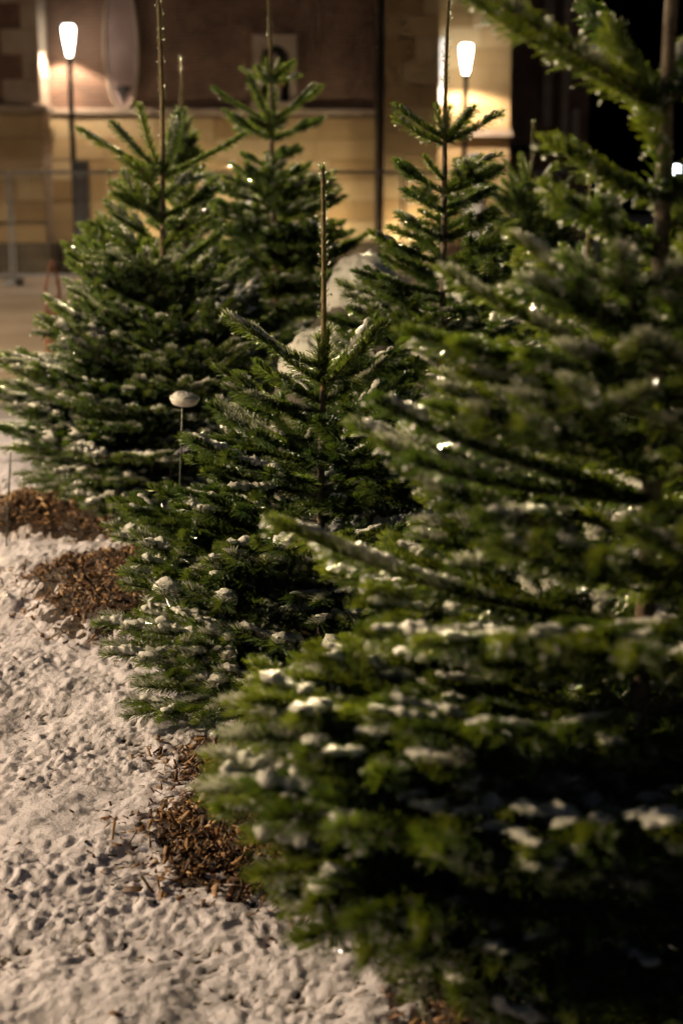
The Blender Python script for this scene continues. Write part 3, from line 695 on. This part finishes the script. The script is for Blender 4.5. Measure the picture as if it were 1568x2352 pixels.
# blurred nearest fir
fir(gp(1494, 2.36, 1.0), 2.45, 1.98, 0.022, [
    (1.98, 5, 0.30, 30, 40, True), (1.61, 4, 0.36, 27, 20, True),
    (1.45, 3, 0.24, 24, 20, True), (1.37, 2, 0.24, 22, 160, True), (1.29, 3, 0.27, 18, 190, False), (1.19, 3, 0.38, 18, 10, False),
    (1.09, 3, 0.44, 16, 40, False), (0.99, 3, 0.50, 15, 15, False), (0.89, 3, 0.56, 13, 60, False), (0.78, 3, 0.60, 11, 20, False),
    (0.68, 3, 0.60, 10, 30, False), (0.57, 3, 0.62, 8, 0, False), (0.46, 5, 0.68, 8, 50, False), (0.36, 5, 0.72, 6, 20, False),
    (0.26, 6, 0.74, 4, 40, False), (0.17, 6, 0.72, 2, 10, False), (0.11, 5, 0.62, 0, 45, False)],
    'nearest fir at right, large and out of focus, filling the lower right', 9, 0.72, 0.75, tint='needle_warm', wet='wet', frost=0.55, skip=(258, 1.2, 34), extra=[(1.455, 0.17, 74, 165, True)], aim=[
    (1060, 10, 2.35, 26, True), (1400, 60, 2.5, 55, True), (1575, 120, 2.45, 30, True), (1600, 470, 2.5, 14, False), (1590, 620, 2.3, 12, False), (1250, 352, 2.35, 22, True), (1290, 480, 2.3, 18, False), (1010, 662, 2.3, 21, True), (920, 790, 2.25, 10, False),
    (840, 970, 2.2, 18, True), (930, 1110, 2.1, 10, True), (600, 1335, 2.15, 12, True), (750, 1310, 2.35, 14, True), (640, 1620, 2.3, 6, False), (560, 1660, 2.1, 6, False),
    (530, 1760, 2.0, 4, False), (480, 1885, 2.0, 4, False), (510, 2000, 1.95, 1, False), (840, 2190, 1.8, 2, False), (950, 1510, 1.9, 8, False), (820, 1880, 1.9, 5, False), (1010, 2010, 1.78, 3, False), (560, 1930, 2.1, 4, False), (600, 2080, 1.95, 2, False), (560, 1820, 2.2, 5, False), (700, 2230, 1.85, 1, False), (640, 1960, 1.85, 5, False), (760, 2060, 1.75, 4, False)])
# fir right of centre
fir(gp(1014, 5.25, 1.3), 2.19, 1.655, 0.019, [
    (1.66, 3, 0.20, 24, 60, True), (1.655, 2, 0.13, 62, 60, True), (1.48, 3, 0.19, 22, 40, False), (1.40, 2, 0.19, 18, 60, False),
    (1.31, 3, 0.21, 22, 190, False), (1.23, 4, 0.30, 18, 20, False), (1.13, 5, 0.36, 14, 50, False), (1.02, 5, 0.42, 14, 10, False),
    (0.91, 5, 0.46, 12, 40, False), (0.80, 5, 0.50, 10, 0, False), (0.68, 5, 0.54, 8, 30, False), (0.56, 5, 0.58, 6, 60, False), (0.43, 5, 0.60, 4, 20, False), (0.30, 5, 0.6, 0, 40, False)],
    'open fir right of centre with an upswept crown of shoots before the right lamp', 33, 0.75, 0.6, lean=(0.012, 0), skip=(265, 1.1, 35), cap='thick', aim=[
    (900, 285, 5.25, 22, True), (1150, 272, 5.2, 22, True), (965, 370, 5.2, 36, False), (1150, 400, 5.2, 18, False), (930, 455, 5.2, 18, False), (1130, 445, 5.3, 16, False),
    (1200, 590, 5.2, 20, False), (1140, 505, 5.2, 22, False), (820, 660, 5.2, 10, False), (800, 725, 5.1, 10, False)])
# fir behind, left of centre
fir(gp(628, 8.0, 1.6), 2.85, 2.08, 0.024, [
    (2.085, 5, 0.20, 16, 175, True), (2.08, 2, 0.13, 60, 30, True), (1.87, 5, 0.36, 28, 172, True), (1.78, 4, 0.30, 16, 10, False), (1.64, 3, 0.20, 20, 200, False),
    (1.53, 4, 0.25, 26, 170, False), (1.43, 6, 0.42, 18, 185, False), (1.32, 6, 0.46, 14, 170, False), (1.20, 6, 0.50, 12, 190, False),
    (1.07, 6, 0.55, 12, 180, False), (0.94, 6, 0.58, 10, 200, False), (0.80, 6, 0.62, 8, 170, False), (0.65, 6, 0.66, 6, 190, False), (0.48, 6, 0.7, 2, 180, False), (0.32, 6, 0.66, -4, 180, False)],
    'bright green fir behind the left one, its open top before the arched niche', 41, 0.4, 0.4, drops=True, lean=(-0.02, 0))
def plain_tiers(z0, r_top, r_bot, el, z1=0.3, step=0.11):
    out = []; z = z0; k = 0
    while z > z1:
        t = (z0 - z) / max(0.01, z0 - z1); out.append((z, 5, r_top + (r_bot - r_top) * t ** 0.8, el * (1 - t), 170 + 37 * k, k == 0)); z -= step; k += 1
    return out
fir(gp(418, 9.6, 2.0), 2.36, 1.93, 0.018, plain_tiers(1.93, 0.12, 0.5, 60), 'slim far fir whose leader shows right of the left fir leader', 51, 0.2, 0.3)
fir(gp(255, 8.2, 1.3), 1.62, 1.30, 0.018, plain_tiers(1.30, 0.12, 0.5, 40), 'small fir behind the left one, a bare dark leader at its left', 52, 0.3, 0.3)
fir(gp(1220, 8.8, 1.5), 1.92, 1.50, 0.018, plain_tiers(1.50, 0.26, 0.6, 42), 'pale green blurred fir right of the right lamp', 53, 0.35, 0.4)
fir(gp(1345, 6.2, 1.0), 1.55, 1.12, 0.018, plain_tiers(1.12, 0.26, 0.6, 25), 'half hidden fir between the open fir and the nearest fir', 54, 0.4, 0.5)
fir(gp(1640, 4.6, 1.0), 1.75, 1.36, 0.018, plain_tiers(1.36, 0.26, 0.6, 25), 'fir at the right edge behind the nearest fir trunk', 55, 0.4, 0.5)

# ------------------------------------------------------------------ stakes
def stake(base, top, disc, label):
    root = tag(empty('ground_stake', base), label, 'stake', 'thin stakes in the snow'); d = top - Vector(base)
    mb = MB(); mb.tube([(0, 0, -0.05), d * 0.5 + Vector((0.002, 0, 0)), d], 0.0036, 8); mb.build('rod', M['stake'], root, True)
    if disc:
        mb = MB(); r = 0.052
        mb.lathe([(0.030, -0.006), (r * 0.84, 0.0), (r, 0.018), (r, 0.024), (r * 0.9, 0.023), (0.02, 0.019)], 28)
        o = mb.build('disc', M['white_plastic'], root, True); o.location = d - Vector((-0.006, 0, 0.003)); o.rotation_euler = (R(4), R(3), 0)
        rs = np.random.RandomState(3); V = []; Fc = []; nr_, na = 12, 36
        gr_, ga_ = np.meshgrid(np.linspace(0, 1, nr_), np.arange(na) * 2 * np.pi / na, indexing='ij')
        edge_r = 0.044 * (1 + 0.05 * np.sin(3 * ga_ + 1) + 0.03 * np.sin(7 * ga_))
        xx = gr_ * edge_r * np.cos(ga_); yy = gr_ * edge_r * np.sin(ga_)
        zz = 0.0235 + 0.014 * np.sqrt(np.clip(1 - gr_ ** 3.2, 0, 1)) + 0.005 * perlin(xx * 60, yy * 60, 4) * (1 - gr_) + 0.003 * perlin(xx * 150, yy * 150, 5) * (1 - gr_ ** 4)
        zz = 0.0235 + (zz - 0.0235) * (1 - 0.30 * np.cos(ga_ - 0.5) * gr_ + 0.35 * perlin(xx * 70 + 2, yy * 70, 8) + 0.2 * perlin(xx * 190, yy * 190, 9))
        V = np.stack([xx.ravel(), yy.ravel(), zz.ravel()], 1); i = (np.arange(nr_ - 1) * na)[:, None]; k = np.arange(na)[None]
        Fq = np.stack([i + k, i + na + k, i + na + (k + 1) % na, i + (k + 1) % na], -1).reshape(-1, 4)
        s = link('snow_cap', npmesh('snow_cap', V, Fq, True, M['snow_cap']), root); s.location = o.location; s.rotation_euler = o.rotation_euler
b = P(402, 1405, 4.95); t = P(420, 925, 4.95); stake((b.x, 4.95, 0.0), t, True, 'thin dark stake topped by a round white disc under a cap of snow')
b = P(12, 1262, 5.9); t = P(25, 1040, 5.92); stake((b.x, 5.9, 0.0), t, False, 'bare thin stake in the snow at the left edge')

# ------------------------------------------------------------------ snow-covered boulders
def boulder(c, rx, ry, h, seed, label):
    root = tag(empty('boulder', (c[0], c[1], 0)), label, 'boulder', 'snow-covered boulders between the firs')
    for nm, k0, m, grow in (('rock', 0, M['rock'], 0.0), ('snow_cap', 1, M['snow_cap'], 0.035)):
        nr_, na = 44, 110
        g, a = np.meshgrid(np.linspace(0.0, 1.0, nr_), np.arange(na) * 2 * np.pi / na, indexing='ij')
        el = g * (math.pi / 2) * (1.0 if k0 == 0 else 0.47)          # from the top down
        rad = np.sin(el) ** 0.8; x = np.cos(a) * rad; y = np.sin(a) * rad; z = np.cos(el) ** 0.75
        wv = 1 + 0.16 * perlin(x * 1.4 + 3 * z + seed, y * 1.4 + 2 * z, seed) + (0.05 if k0 == 0 else 0.025) * perlin(x * 5 + z * 4, y * 5 - z * 3, seed + 1)
        edge = np.clip((1 - g) / 0.12, 0, 1) if k0 else 1.0
        q = wv * 1.0
        xx = x * q * rx * (1 + (0.05 * edge if k0 else 0)) ; yy = y * q * ry * (1 + (0.05 * edge if k0 else 0)); zz = z * h * (0.9 + 0.1 * q) + grow * edge + (-0.012 * (1 - edge) if k0 else 0)
        if k0: zz = zz + (0.022 * perlin(xx * 9, yy * 9, seed + 5) + 0.020 * np.abs(perlin(xx * 18, yy * 18, seed + 6)) + 0.010 * np.abs(perlin(xx * 45, yy * 45, seed + 7))) * edge
        V = np.stack([xx.ravel(), yy.ravel(), zz.ravel()], 1); i = (np.arange(nr_ - 1) * na)[:, None]; k = np.arange(na)[None]
        Fq = np.stack([i + k, i + na + k, i + na + (k + 1) % na, i + (k + 1) % na], -1).reshape(-1, 4)
        link(nm, npmesh(nm, V, Fq, True, m), root)
p = P(752, 760, 5.75); boulder((p.x, 5.75), 0.27, 0.24, 0.92, 3, 'rounded boulder capped with smooth snow just behind the focused leader')
p = P(830, 580, 7.6); boulder((p.x, 7.6), 0.29, 0.29, 1.14, 8, 'farther peaked boulder white with snow, left of the open fir')

# ------------------------------------------------------------------ street lamps
def street_lamp(x, y, ztop, label, power, glow, col=WARM, cone=104, off=(0.0, 0.16), blend=0.12, head='bell', zoff=-0.02):
    root = tag(empty('street_lamp', (x, y, 0)), label, 'street lamp', 'street lamps on the square')
    zb = ztop - 0.62
    mb = MB(); mb.lathe([(0.10, 0), (0.10, 0.5), (0.075, 0.56), (0.06, 0.62), (0.052, zb - 0.1), (0.06, zb - 0.02), (0.07, zb)], 14); mb.build('pole', M['pole'], root, True)
    g = emit_mat('lamp_glass', (1.0, 0.93, 0.80) if col[0] == 1.0 else (0.86, 0.93, 1.0), glow)
    mb = MB()
    if head == 'bell': mb.lathe([(0.045, zb), (0.062, zb + 0.06), (0.102, zb + 0.28), (0.124, zb + 0.44), (0.130, zb + 0.53), (0.118, zb + 0.585), (0.09, zb + 0.60)], 20)
    else: mb.lathe([(0.06, zb + 0.14), (0.20, zb + 0.20), (0.25, zb + 0.33), (0.20, zb + 0.44), (0.07, zb + 0.5)], 20)
    mb.build('lantern', g, root, True)
    mb = MB(); mb.lathe([(0.125, zb + 0.602), (0.125, zb + 0.618), (0.08, zb + 0.64), (0.02, zb + 0.655)], 20); mb.build('cap', M['pole'], root, True)
    if power:
        l = bpy.data.lights.new('downlight', 'SPOT'); l.energy = power; l.color = col; l.shadow_soft_size = 0.09
        l.spot_size = R(cone); l.spot_blend = blend
        o = bpy.data.objects.new('downlight', l); COL.objects.link(o); o.parent = root; o.location = (off[0], off[1], zb + zoff)
    return root
a = P(157, 55, 29.35); street_lamp(a.x, 29.35, a.z, 'lit street lamp at left beside the stone quoin corner', 420, 14, cone=112, off=(-0.20, 0.06), blend=0.08, zoff=0.30)
a = P(1070, 100, 31.6); street_lamp(a.x, 31.6, a.z, 'lit street lamp right of centre before the yellow stone wall', 470, 45, col=WARM, cone=150, off=(0.0, 0.2), blend=0.2)
a = P(1552, 374, 62.0); street_lamp(a.x, 62.0, a.z, 'distant cool white lamp at the right edge behind the nearest trunk', 0, 22, col=(0.8, 0.9, 1.0), head='dish')
street_lamp(KEY_POS[0], KEY_POS[1], 6.0, 'street lamp standing left of the firs that lights them and the snow', KEY_W, 26, col=(1.0, 0.80, 0.57), cone=165, off=(0.18, -0.12), blend=0.3)
street_lamp(KEY2_POS[0], KEY2_POS[1], 4.5, 'street lamp with yellower light standing left of the nearest fir', KEY2_W, 26, col=(1.0, 0.75, 0.43), cone=165, off=(0.18, 0.0), blend=0.3)

# ------------------------------------------------------------------ church-like building
def wall_thing(name, label, cat='wall'): return tag(empty(name), label, cat)
YW = 30.0
def X_at(x, d): return (x - 784) / F * d * 1.0 / 1.0 * (math.cos(PITCH))     # near the horizon
xl = lambda px, d: P(px, 420, d).x
bld = tag(empty('brick_building', (0, YW, 0)), 'old brick and limestone building filling the background, lit by two lamps', 'building')
def bpart(name, m, x0, x1, y0, y1, z0, z1, parent=bld, bevel=0.0):
    mb = MB(); o0 = (0, YW, 0) if parent is bld else (0, 0, 0)
    mb.box(x0, x1, y0 - YW, y1 - YW, z0, z1); return mb.build(name, m, parent, bevel=bevel)
LED = P(500, 252, YW).z
xa, xb = xl(100, YW) , xl(872, YW)
bpart('brick_wall', M['brick'], -14, xb, YW, YW + 0.6, LED, 13)
sw = bpart('stone_wall', M['pale_stone'], -14, xb, YW + 0.02, YW + 0.6, 0, LED)
def ashlar(parent, x0, x1, yf, z0, z1, seed, course=0.42, wmin=0.7, wmax=1.25):
    r = random.Random(seed); nz = max(1, round((z1 - z0) / course)); hz = (z1 - z0) / nz
    for j in range(nz):
        x = x0 - (r.uniform(0, 0.5) if False else 0); first = True
        while x < x1 - 0.02:
            wd = r.uniform(wmin, wmax) * (0.6 if first and j % 2 else 1.0); first = False
            xe = min(x1, x + wd)
            if x1 - xe < 0.3: xe = x1
            mb = MB(); pr = r.uniform(0.0, 0.012)
            mb.box(x + 0.006, xe - 0.006, yf - 0.05 - pr - YW, yf + 0.015 - YW, z0 + j * hz + 0.006, z0 + (j + 1) * hz - 0.006)
            mb.build('stone_block', M['stone'], parent); x = xe
PZ = P(60, 555, YW).z
ashlar(sw, xl(112, YW), xb, YW, PZ, LED - 0.16, 3)
bpart('plinth', M['plinth'], -14, xb, YW - 0.16, YW + 0.5, 0, PZ, bevel=0.03)
bpart('string_course', M['pale_stone'], xl(112, YW), xb, YW - 0.10, YW + 0.3, LED - 0.10, LED + 0.02, bevel=0.02)
# corner buttress at left with alternating quoins
YB = 29.1
xq = xl(100, YB)
bt = bpart('buttress', M['brick'], -13, xq, YB, YW + 0.1, LED, 13)
bs = bpart('buttress_base', M['pale_stone'], -13, xq + 0.02, YB - 0.02, YW + 0.05, 0, LED)
ashlar(bs, -9.0, xq + 0.02, YB - 0.02, PZ, LED - 0.16, 8)
bpart('plinth', M['plinth'], -13, xq + 0.16, YB - 0.18, YW - 0.17, 0, PZ, bevel=0.03)
bpart('string_course', M['pale_stone'], -13, xq + 0.16, YB - 0.16, YW - 0.18, LED - 0.12, LED + 0.03, bevel=0.02)
hq = 0.475
for k in range(18):
    z = LED + 0.05 + k * hq; ln = 0.70 if k % 2 == 0 else 0.30
    mb = MB(); mb.box(xq - ln, xq + 0.03, YB - 0.03 - YW, 29.95 - YW, z, z + hq - 0.012); mb.build('quoin', M['pale_stone'], bt, bevel=0.012)
# right pilaster and downpipe
p0, p1 = xl(880, 29.3), xl(1005, 29.3)
pl = bpart('pilaster', M['pale_stone'], p0 + 0.03, p1 - 0.03, 29.33, 32.6, 0, 13)
ashlar(pl, p0, p1, 29.35, PZ, 9.0, 5, course=0.45, wmin=0.55, wmax=0.8)
bpart('plinth', M['plinth'], p0 - 0.05, p1 + 0.05, 29.15, 32.5, 0, PZ, bevel=0.03)
mb = MB(); mb.tube([(xl(866, 29.8), -0.25, 0.1), (xl(866, 29.8), -0.25, 13)], 0.06, 12); mb.build('shadow_pipe', M['plinth'], bld, True)  # dark pipe stands in for the shadow line beside the pilaster
# wall behind the right lamp, farther back
YR = 32.7
q0, q1 = xl(990, YR), xl(1166, YR)
rw = bpart('stone_wall', M['pale_stone'], q0, q1 - 0.02, YR + 0.02, YR + 2.5, 0, 13)
ashlar(rw, xl(1003, YR), q1, YR, 0.5, 8.6, 12, course=0.42)
bpart('string_course', M['pale_stone'], q0, q1 + 0.05, YR - 0.2, YR + 0.2, P(1130, 305, YR).z - 0.08, P(1130, 305, YR).z + 0.06)
mb = MB(); xx_ = xl(1011, 32.4); mb.box(xx_ - 0.07, xx_ + 0.07, 32.3 - YW, 32.6 - YW, P(1011, 240, 32.4).z, P(1011, 85, 32.4).z); mb.build('lit_wall_strip', M['white_board'], bld, bevel=0.03)  # lamplight on the wall edge, put in as a white strip
# floodlight added above the view so drops sparkle from behind
fl = tag(empty('backlight', (-3.2, YW - 0.05, 7.6)), 'floodlight added high on the brick wall, out of view, to make drops sparkle', 'backlight')
mb = MB(); mb.box(-0.18, 0.18, -0.42, -0.28, -0.13, 0.13); mb.build('housing', M['pole'], fl, bevel=0.02)
mb = MB(); mb.box(-0.02, 0.02, -0.28, 0.05, -0.03, 0.03); mb.build('bracket', M['pole'], fl)
mb = MB(); mb.box(-0.15, 0.15, -0.427, -0.421, -0.10, 0.10); mb.build('glass', emit_mat('backlight_glass', (1.0, 0.9, 0.75), 20), fl)
l = bpy.data.lights.new('backlight_beam', 'SPOT'); l.energy = BACKLIGHT_W; l.color = (1.0, 0.80, 0.45); l.shadow_soft_size = 0.12; l.spot_size = R(13.5); l.spot_blend = 0.5
o = bpy.data.objects.new('backlight_beam', l); COL.objects.link(o); o.parent = fl; o.location = (0, -0.47, 0)
o.rotation_euler = (Vector((0.0, 4.0, 1.65)) - Vector((-3.2, YW - 0.5, 7.6))).to_track_quat('-Z', 'Y').to_euler()
# low lamps added out of sight to brighten the wall, glass towards it
for pxw, labw in ((705, 'low lamp added out of sight behind the far fir to wash the wall yellow'), (405, 'low lamp added behind the left fir to brighten the wall left of the niche'), (965, 'low lamp added behind the open fir to brighten the tall pilaster')):
    a_ = P(pxw, 500, 28.5)
    ww_ = tag(empty('added_washer', (a_.x, 28.5, 0)), labw, 'lamp', 'added low wall washers')
    mb = MB(); mb.lathe([(0.09, 0), (0.09, 0.45), (0.06, 0.5)], 12); mb.build('stem', M['pole'], ww_, True)
    mb = MB(); mb.box(-0.22, 0.22, -0.10, 0.02, 0.50, 0.72); mb.build('housing', M['pole'], ww_, bevel=0.02)
    mb = MB(); mb.box(-0.19, 0.19, 0.021, 0.03, 0.53, 0.69); mb.build('glass', emit_mat('added_washer_glass', (1.0, 0.8, 0.45), 10), ww_)
    l = bpy.data.lights.new('added_wash', 'SPOT'); l.energy = WASH_W; l.color = (1.0, 0.80, 0.52); l.shadow_soft_size = 0.12; l.spot_size = R(150); l.spot_blend = 0.6
    o = bpy.data.objects.new('added_wash', l); COL.objects.link(o); o.parent = ww_; o.location = (0, 0.16, 0.62); o.rotation_euler = (R(102), 0, 0)
# oval plaque
pc = P(280, 105, YW)
def disc_ring(mb, rx, ry, y0, y1, inner=0.0, n=48, pw=0.82):
    def pt(a, k): return (math.copysign(abs(math.cos(a)) ** pw, math.cos(a)) * rx * k, math.copysign(abs(math.sin(a)) ** 1.0, math.sin(a)) * ry * k)
    V = []; Fc = []
    for k in range(n):
        a = 2 * math.pi * k / n; X1, Z1 = pt(a, 1); X0, Z0 = pt(a, 0) if inner == 0 else (X1 * inner, Z1 * (1 - (1 - inner) * rx / ry))
        V += [(X1, y0, Z1), (X1, y1, Z1), (X0, y0, Z0), (X0, y1, Z0)]
    for k in range(n):
        a, b = 4 * k, 4 * ((k + 1) % n); Fc += [(a, b, b + 2, a + 2), (a, a + 1, b + 1, b), (a + 2, b + 2, b + 3, a + 3)]
    mb.add(V, Fc)
oval = tag(empty('oval_plaque', (pc.x, YW, pc.z)), 'tall oval stone plaque on the brick wall right of the left lamp', 'plaque')
orx, ory = 39 * YW / F, 138 * YW / F
mb = MB(); disc_ring(mb, orx, ory, -0.10, -0.002, 0.84); mb.build('rim', M['pale_stone'], oval, True)
mb = MB(); disc_ring(mb, orx * 0.85, ory * 0.95, -0.075, -0.002, 0.0); mb.build('panel', M['plaque'], oval)
mb = MB(); mb.add([(-0.19, -0.088, -ory * 0.62), (0.19, -0.088, -ory * 0.62), (0, -0.088, -ory * 0.86), (-0.19, -0.0745, -ory * 0.62), (0.19, -0.0745, -ory * 0.62), (0, -0.0745, -ory * 0.86)],
                  [(0, 2, 1), (3, 4, 5), (0, 1, 4, 3), (1, 2, 5, 4), (2, 0, 3, 5)]); mb.build('dark_wedge', M['dark'], oval)
# arched niche with a small figure
nl, nr2, ntop, nbot = P(580, 80, YW), P(682, 80, YW), P(630, 80, YW).z, P(630, 235, YW).z
nc = (nl.x + nr2.x) / 2; nw = nr2.x - nl.x
nic = tag(empty('arched_niche', (nc, YW, nbot)), 'pale rectangular niche surround with a dark arched recess and small figure', 'niche')
hN = ntop - nbot; wi = nw * 0.33; zs_ = hN * 0.62
V = [(-nw / 2, 0), (-wi, 0), (-wi, zs_)] + [(-wi * math.cos(a), zs_ + wi * math.sin(a)) for a in np.linspace(0, math.pi, 13)[1:-1]] + [(wi, zs_), (wi, 0), (nw / 2, 0), (nw / 2, hN), (-nw / 2, hN)]
import bmesh
bm = bmesh.new(); vs = [bm.verts.new((x, -0.14, z)) for x, z in V]; f = bm.faces.new(vs)
ex = bmesh.ops.extrude_face_region(bm, geom=[f]); bmesh.ops.translate(bm, vec=(0, 0.138, 0), verts=[q for q in ex['geom'] if isinstance(q, bmesh.types.BMVert)])
bmesh.ops.triangulate(bm, faces=bm.faces[:]); me = bpy.data.meshes.new('surround'); bm.to_mesh(me); bm.free(); me.materials.append(M['pale_stone']); link('surround', me, nic)
mb = MB(); mb.box(-wi - 0.01, wi + 0.01, -0.02, -0.004, 0, zs_ + wi); mb.build('recess', M['dark'], nic)
mb = MB(); mb.box(-nw / 2 - 0.05, nw / 2 + 0.05, -0.2, -0.004, -0.09, -0.003); mb.build('sill', M['pale_stone'], nic)
fig = tag(empty('niche_figure', (nc, YW - 0.09, nbot + 0.0)), 'small dim statue with an orange-red cloak inside the arched niche', 'statue')
mb = MB(); mb.lathe([(0.13, 0.0), (0.12, 0.25), (0.10, 0.5), (0.12, 0.66), (0.05, 0.76), (0.045, 0.79), (0.065, 0.84), (0.06, 0.91), (0.02, 0.95)], 14, sy=0.5); mb.build('body', M['plaque'], fig, True)
mb = MB(); mb.lathe([(0.08, 0.30), (0.10, 0.45), (0.085, 0.6), (0.03, 0.68)], 10, (0.09, -0.03), sy=0.5); mb.build('cloak', M['orange'], fig, True)
# notices on the lower wall
def board(px0, px1, py0, py1, m, label, d=29.85):
    a_, b_ = P(px0, py0, d), P(px1, py1, d); c = ((a_.x + b_.x) / 2, d, (a_.z + b_.z) / 2); wd, hh = b_.x - a_.x, a_.z - b_.z
    r = tag(empty('notice_board', c), label, 'notice board', 'notice boards on the lower wall')
    mb = MB(); mb.box(-wd / 2, wd / 2, -0.03, 0.03, -hh / 2, hh / 2); mb.build('panel', m, r)
    mb = MB(); t_ = 0.02
    for q in ((-wd/2-t_, wd/2+t_, hh/2, hh/2+t_), (-wd/2-t_, wd/2+t_, -hh/2-t_, -hh/2), (-wd/2-t_, -wd/2, -hh/2, hh/2), (wd/2, wd/2+t_, -hh/2, hh/2)): mb.box(q[0], q[1], -0.045, 0.035, q[2], q[3])
    mb.build('frame', M['cabinet'], r)
board(562, 622, 408, 475, M['white_board'], 'white notice board on the lower wall behind the far fir')
board(632, 668, 412, 475, M['blue_board'], 'pale blue notice board beside the white one')
board(678, 706, 412, 448, M['brown_board'], 'small brown notice board at the right of the pale ones')
# slim cabinet next to the left lamp
a_, b_ = P(170, 370, 29.3), P(210, 560, 29.3)
cb = tag(empty('utility_cabinet', ((a_.x + b_.x) / 2, 29.3, 0)), 'slim dark grey cabinet against the wall beside the left lamp post', 'cabinet')
wd = b_.x - a_.x
mb = MB(); mb.box(-wd / 2, wd / 2, -0.15, 0.15, 0.08, a_.z); mb.build('body', M['cabinet'], cb, bevel=0.015)
mb = MB(); mb.box(-wd / 2 - 0.02, wd / 2 + 0.02, -0.17, 0.17, 0, 0.08); mb.build('base', M['concrete'], cb)
mb = MB(); mb.box(-wd / 2 + 0.03, wd / 2 - 0.03, -0.162, -0.15, a_.z - 0.32, a_.z - 0.18); mb.build('label_plate', M['grey_metal'], cb)
# rounded white post near the right lamp
a_ = P(1090, 350, 30.6)
wp = tag(empty('white_post', (a_.x, 30.6, 0)), 'rounded white post before the lit wall below the right lamp', 'post')
mb = MB(); mb.lathe([(0.24, 0), (0.24, a_.z - 0.3), (0.21, a_.z - 0.12), (0.12, a_.z - 0.02), (0.03, a_.z)], 20); mb.build('shaft', M['white_board'], wp, True)
mb = MB(); mb.lathe([(0.27, 0), (0.27, 0.12), (0.245, 0.16)], 20); mb.build('foot', M['concrete'], wp)
# dark wing on the right with pale vertical piers
wing = tag(empty('dark_wing', (0, 38, 0)), 'unlit wing of the building at right with pale vertical piers', 'building')
def wpart(name, m, x0, x1, y0, y1, z0, z1):
    mb = MB(); mb.box(x0, x1, y0 - 38, y1 - 38, z0, z1); return mb.build(name, m, wing)
wpart('wall', M['brick'], xl(1130, 38.3), xl(1345, 38.3), 38.3, 40, 0, 14)
for px, t0, t1 in ((1250, -60, 292), (1290, -60, 322), (1316, 250, 384)):
    c = xl(px, 38); wpart('pier', M['pale_stone'], c - 0.10, c + 0.10, 37.95, 38.29, P(px, t1, 38).z, P(px, t0, 38).z)
wpart('ledge', M['dark'], xl(1150, 38), xl(1340, 38), 37.9, 38.29, P(1200, 334, 38).z - 0.2, P(1200, 334, 38).z)

# ------------------------------------------------------------------ site fence
YF = 25.6
zf = P(500, 396, YF).z
posts = [22, 474, 926, 1378]
for k in range(-1, 3):
    pxa = posts[k] if k >= 0 else -430; pxb = posts[k + 1]
    x0, x1 = xl(pxa, YF) + 0.04, xl(pxb, YF) - 0.04
    fp = tag(empty('site_fence', (x0, YF, 0)), ['steel mesh site fence section across the left, before the buttress', 'steel mesh site fence section behind the left firs, second from left',
             'steel mesh site fence section behind the focused leader', 'steel mesh site fence section running right of the open fir'][k + 1], 'fence', 'site fence sections before the building')
    wd = x1 - x0
    for q in (0, wd):
        mb = MB(); mb.tube([(q, 0, 0.06), (q, 0, zf)], 0.021, 8); mb.build('post', M['grey_metal'], fp, True)
    for z in (0.18, zf):
        mb = MB(); mb.tube([(0, 0, z), (wd, 0, z)], 0.028, 8); mb.build('rail', M['grey_metal'], fp, True)
    mb = MB()
    for j in range(1, int(wd / 0.12)): mb.box(j * 0.12 - 0.0015, j * 0.12 + 0.0015, -0.0015, 0.0015, 0.19, zf - 0.015)
    for j in range(1, 8): mb.box(0.02, wd - 0.02, -0.0045, -0.0017, 0.18 + j * 0.24, 0.183 + j * 0.24)
    tag(mb.build('wire_mesh', M['grey_metal'], fp), kind='stuff')
    mb = MB(); mb.box(wd - 0.07, wd + 0.15, -0.33, 0.33, 0.001, 0.13); mb.build('concrete_foot', M['concrete'], fp, bevel=0.02)
# ------------------------------------------------------------------ orange carriers
def carrier(px, py_top, py_bot, wpx, d, loop, label):
    a_, b_ = P(px, py_top, d), P(px, py_bot, d); h = a_.z; wd = wpx * d / F
    r = tag(empty('orange_bag', (a_.x, d, 0)), label, 'bag', 'orange bags on the square'); z0 = 0.0
    n = 10; mb = MB()
    V = []; Fc = []
    prof = [(0.92, z0 + 0.002), (1.0, z0 + 0.03), (1.02, z0 + (h - z0) * 0.5), (0.95, h - 0.02), (0.93, h)]
    for k, (s, z) in enumerate(prof):
        for j in range(24):
            a = 2 * math.pi * j / 24; cx = math.copysign(abs(math.cos(a)) ** 0.45, math.cos(a)); sy = math.copysign(abs(math.sin(a)) ** 0.45, math.sin(a))
            V.append((cx * wd / 2 * s * (1 + 0.03 * math.sin(5 * a + k)), sy * wd * 0.32 * s * (1 + 0.04 * math.sin(4 * a + k)), z))
    for k in range(len(prof) - 1):
        for j in range(24): Fc.append((k*24+j, k*24+(j+1)%24, (k+1)*24+(j+1)%24, (k+1)*24+j))
    Fc.append(tuple(reversed(range(24)))); mb.add(V, Fc); mb.build('sack', M['orange'], r, True)
    for s in (-1, 1):
        mb = MB(); mb.tube([(-wd * 0.36, s * wd * 0.3, h - 0.02), (-wd * 0.40, s * wd * 0.2, h + loop * 0.45), (-wd * 0.1, s * wd * 0.06, h + loop * 0.98), (-wd * 0.02, s * 0.02, h + loop), (wd * 0.08, s * wd * 0.08, h + loop * 0.8), (wd * 0.2, s * wd * 0.2, h + loop * 0.4), (wd * 0.12, s * wd * 0.3, h - 0.02)], 0.007, 8)
        mb.build('handle', M['orange'], r, True)
carrier(128, 715, 850, 52, 12.4, 0.44, 'orange bag with tall looped handles standing beyond the left fir')
carrier(1572, 492, 590, 66, 17.0, 0.25, 'orange bag at the right edge beyond the nearest fir trunk')
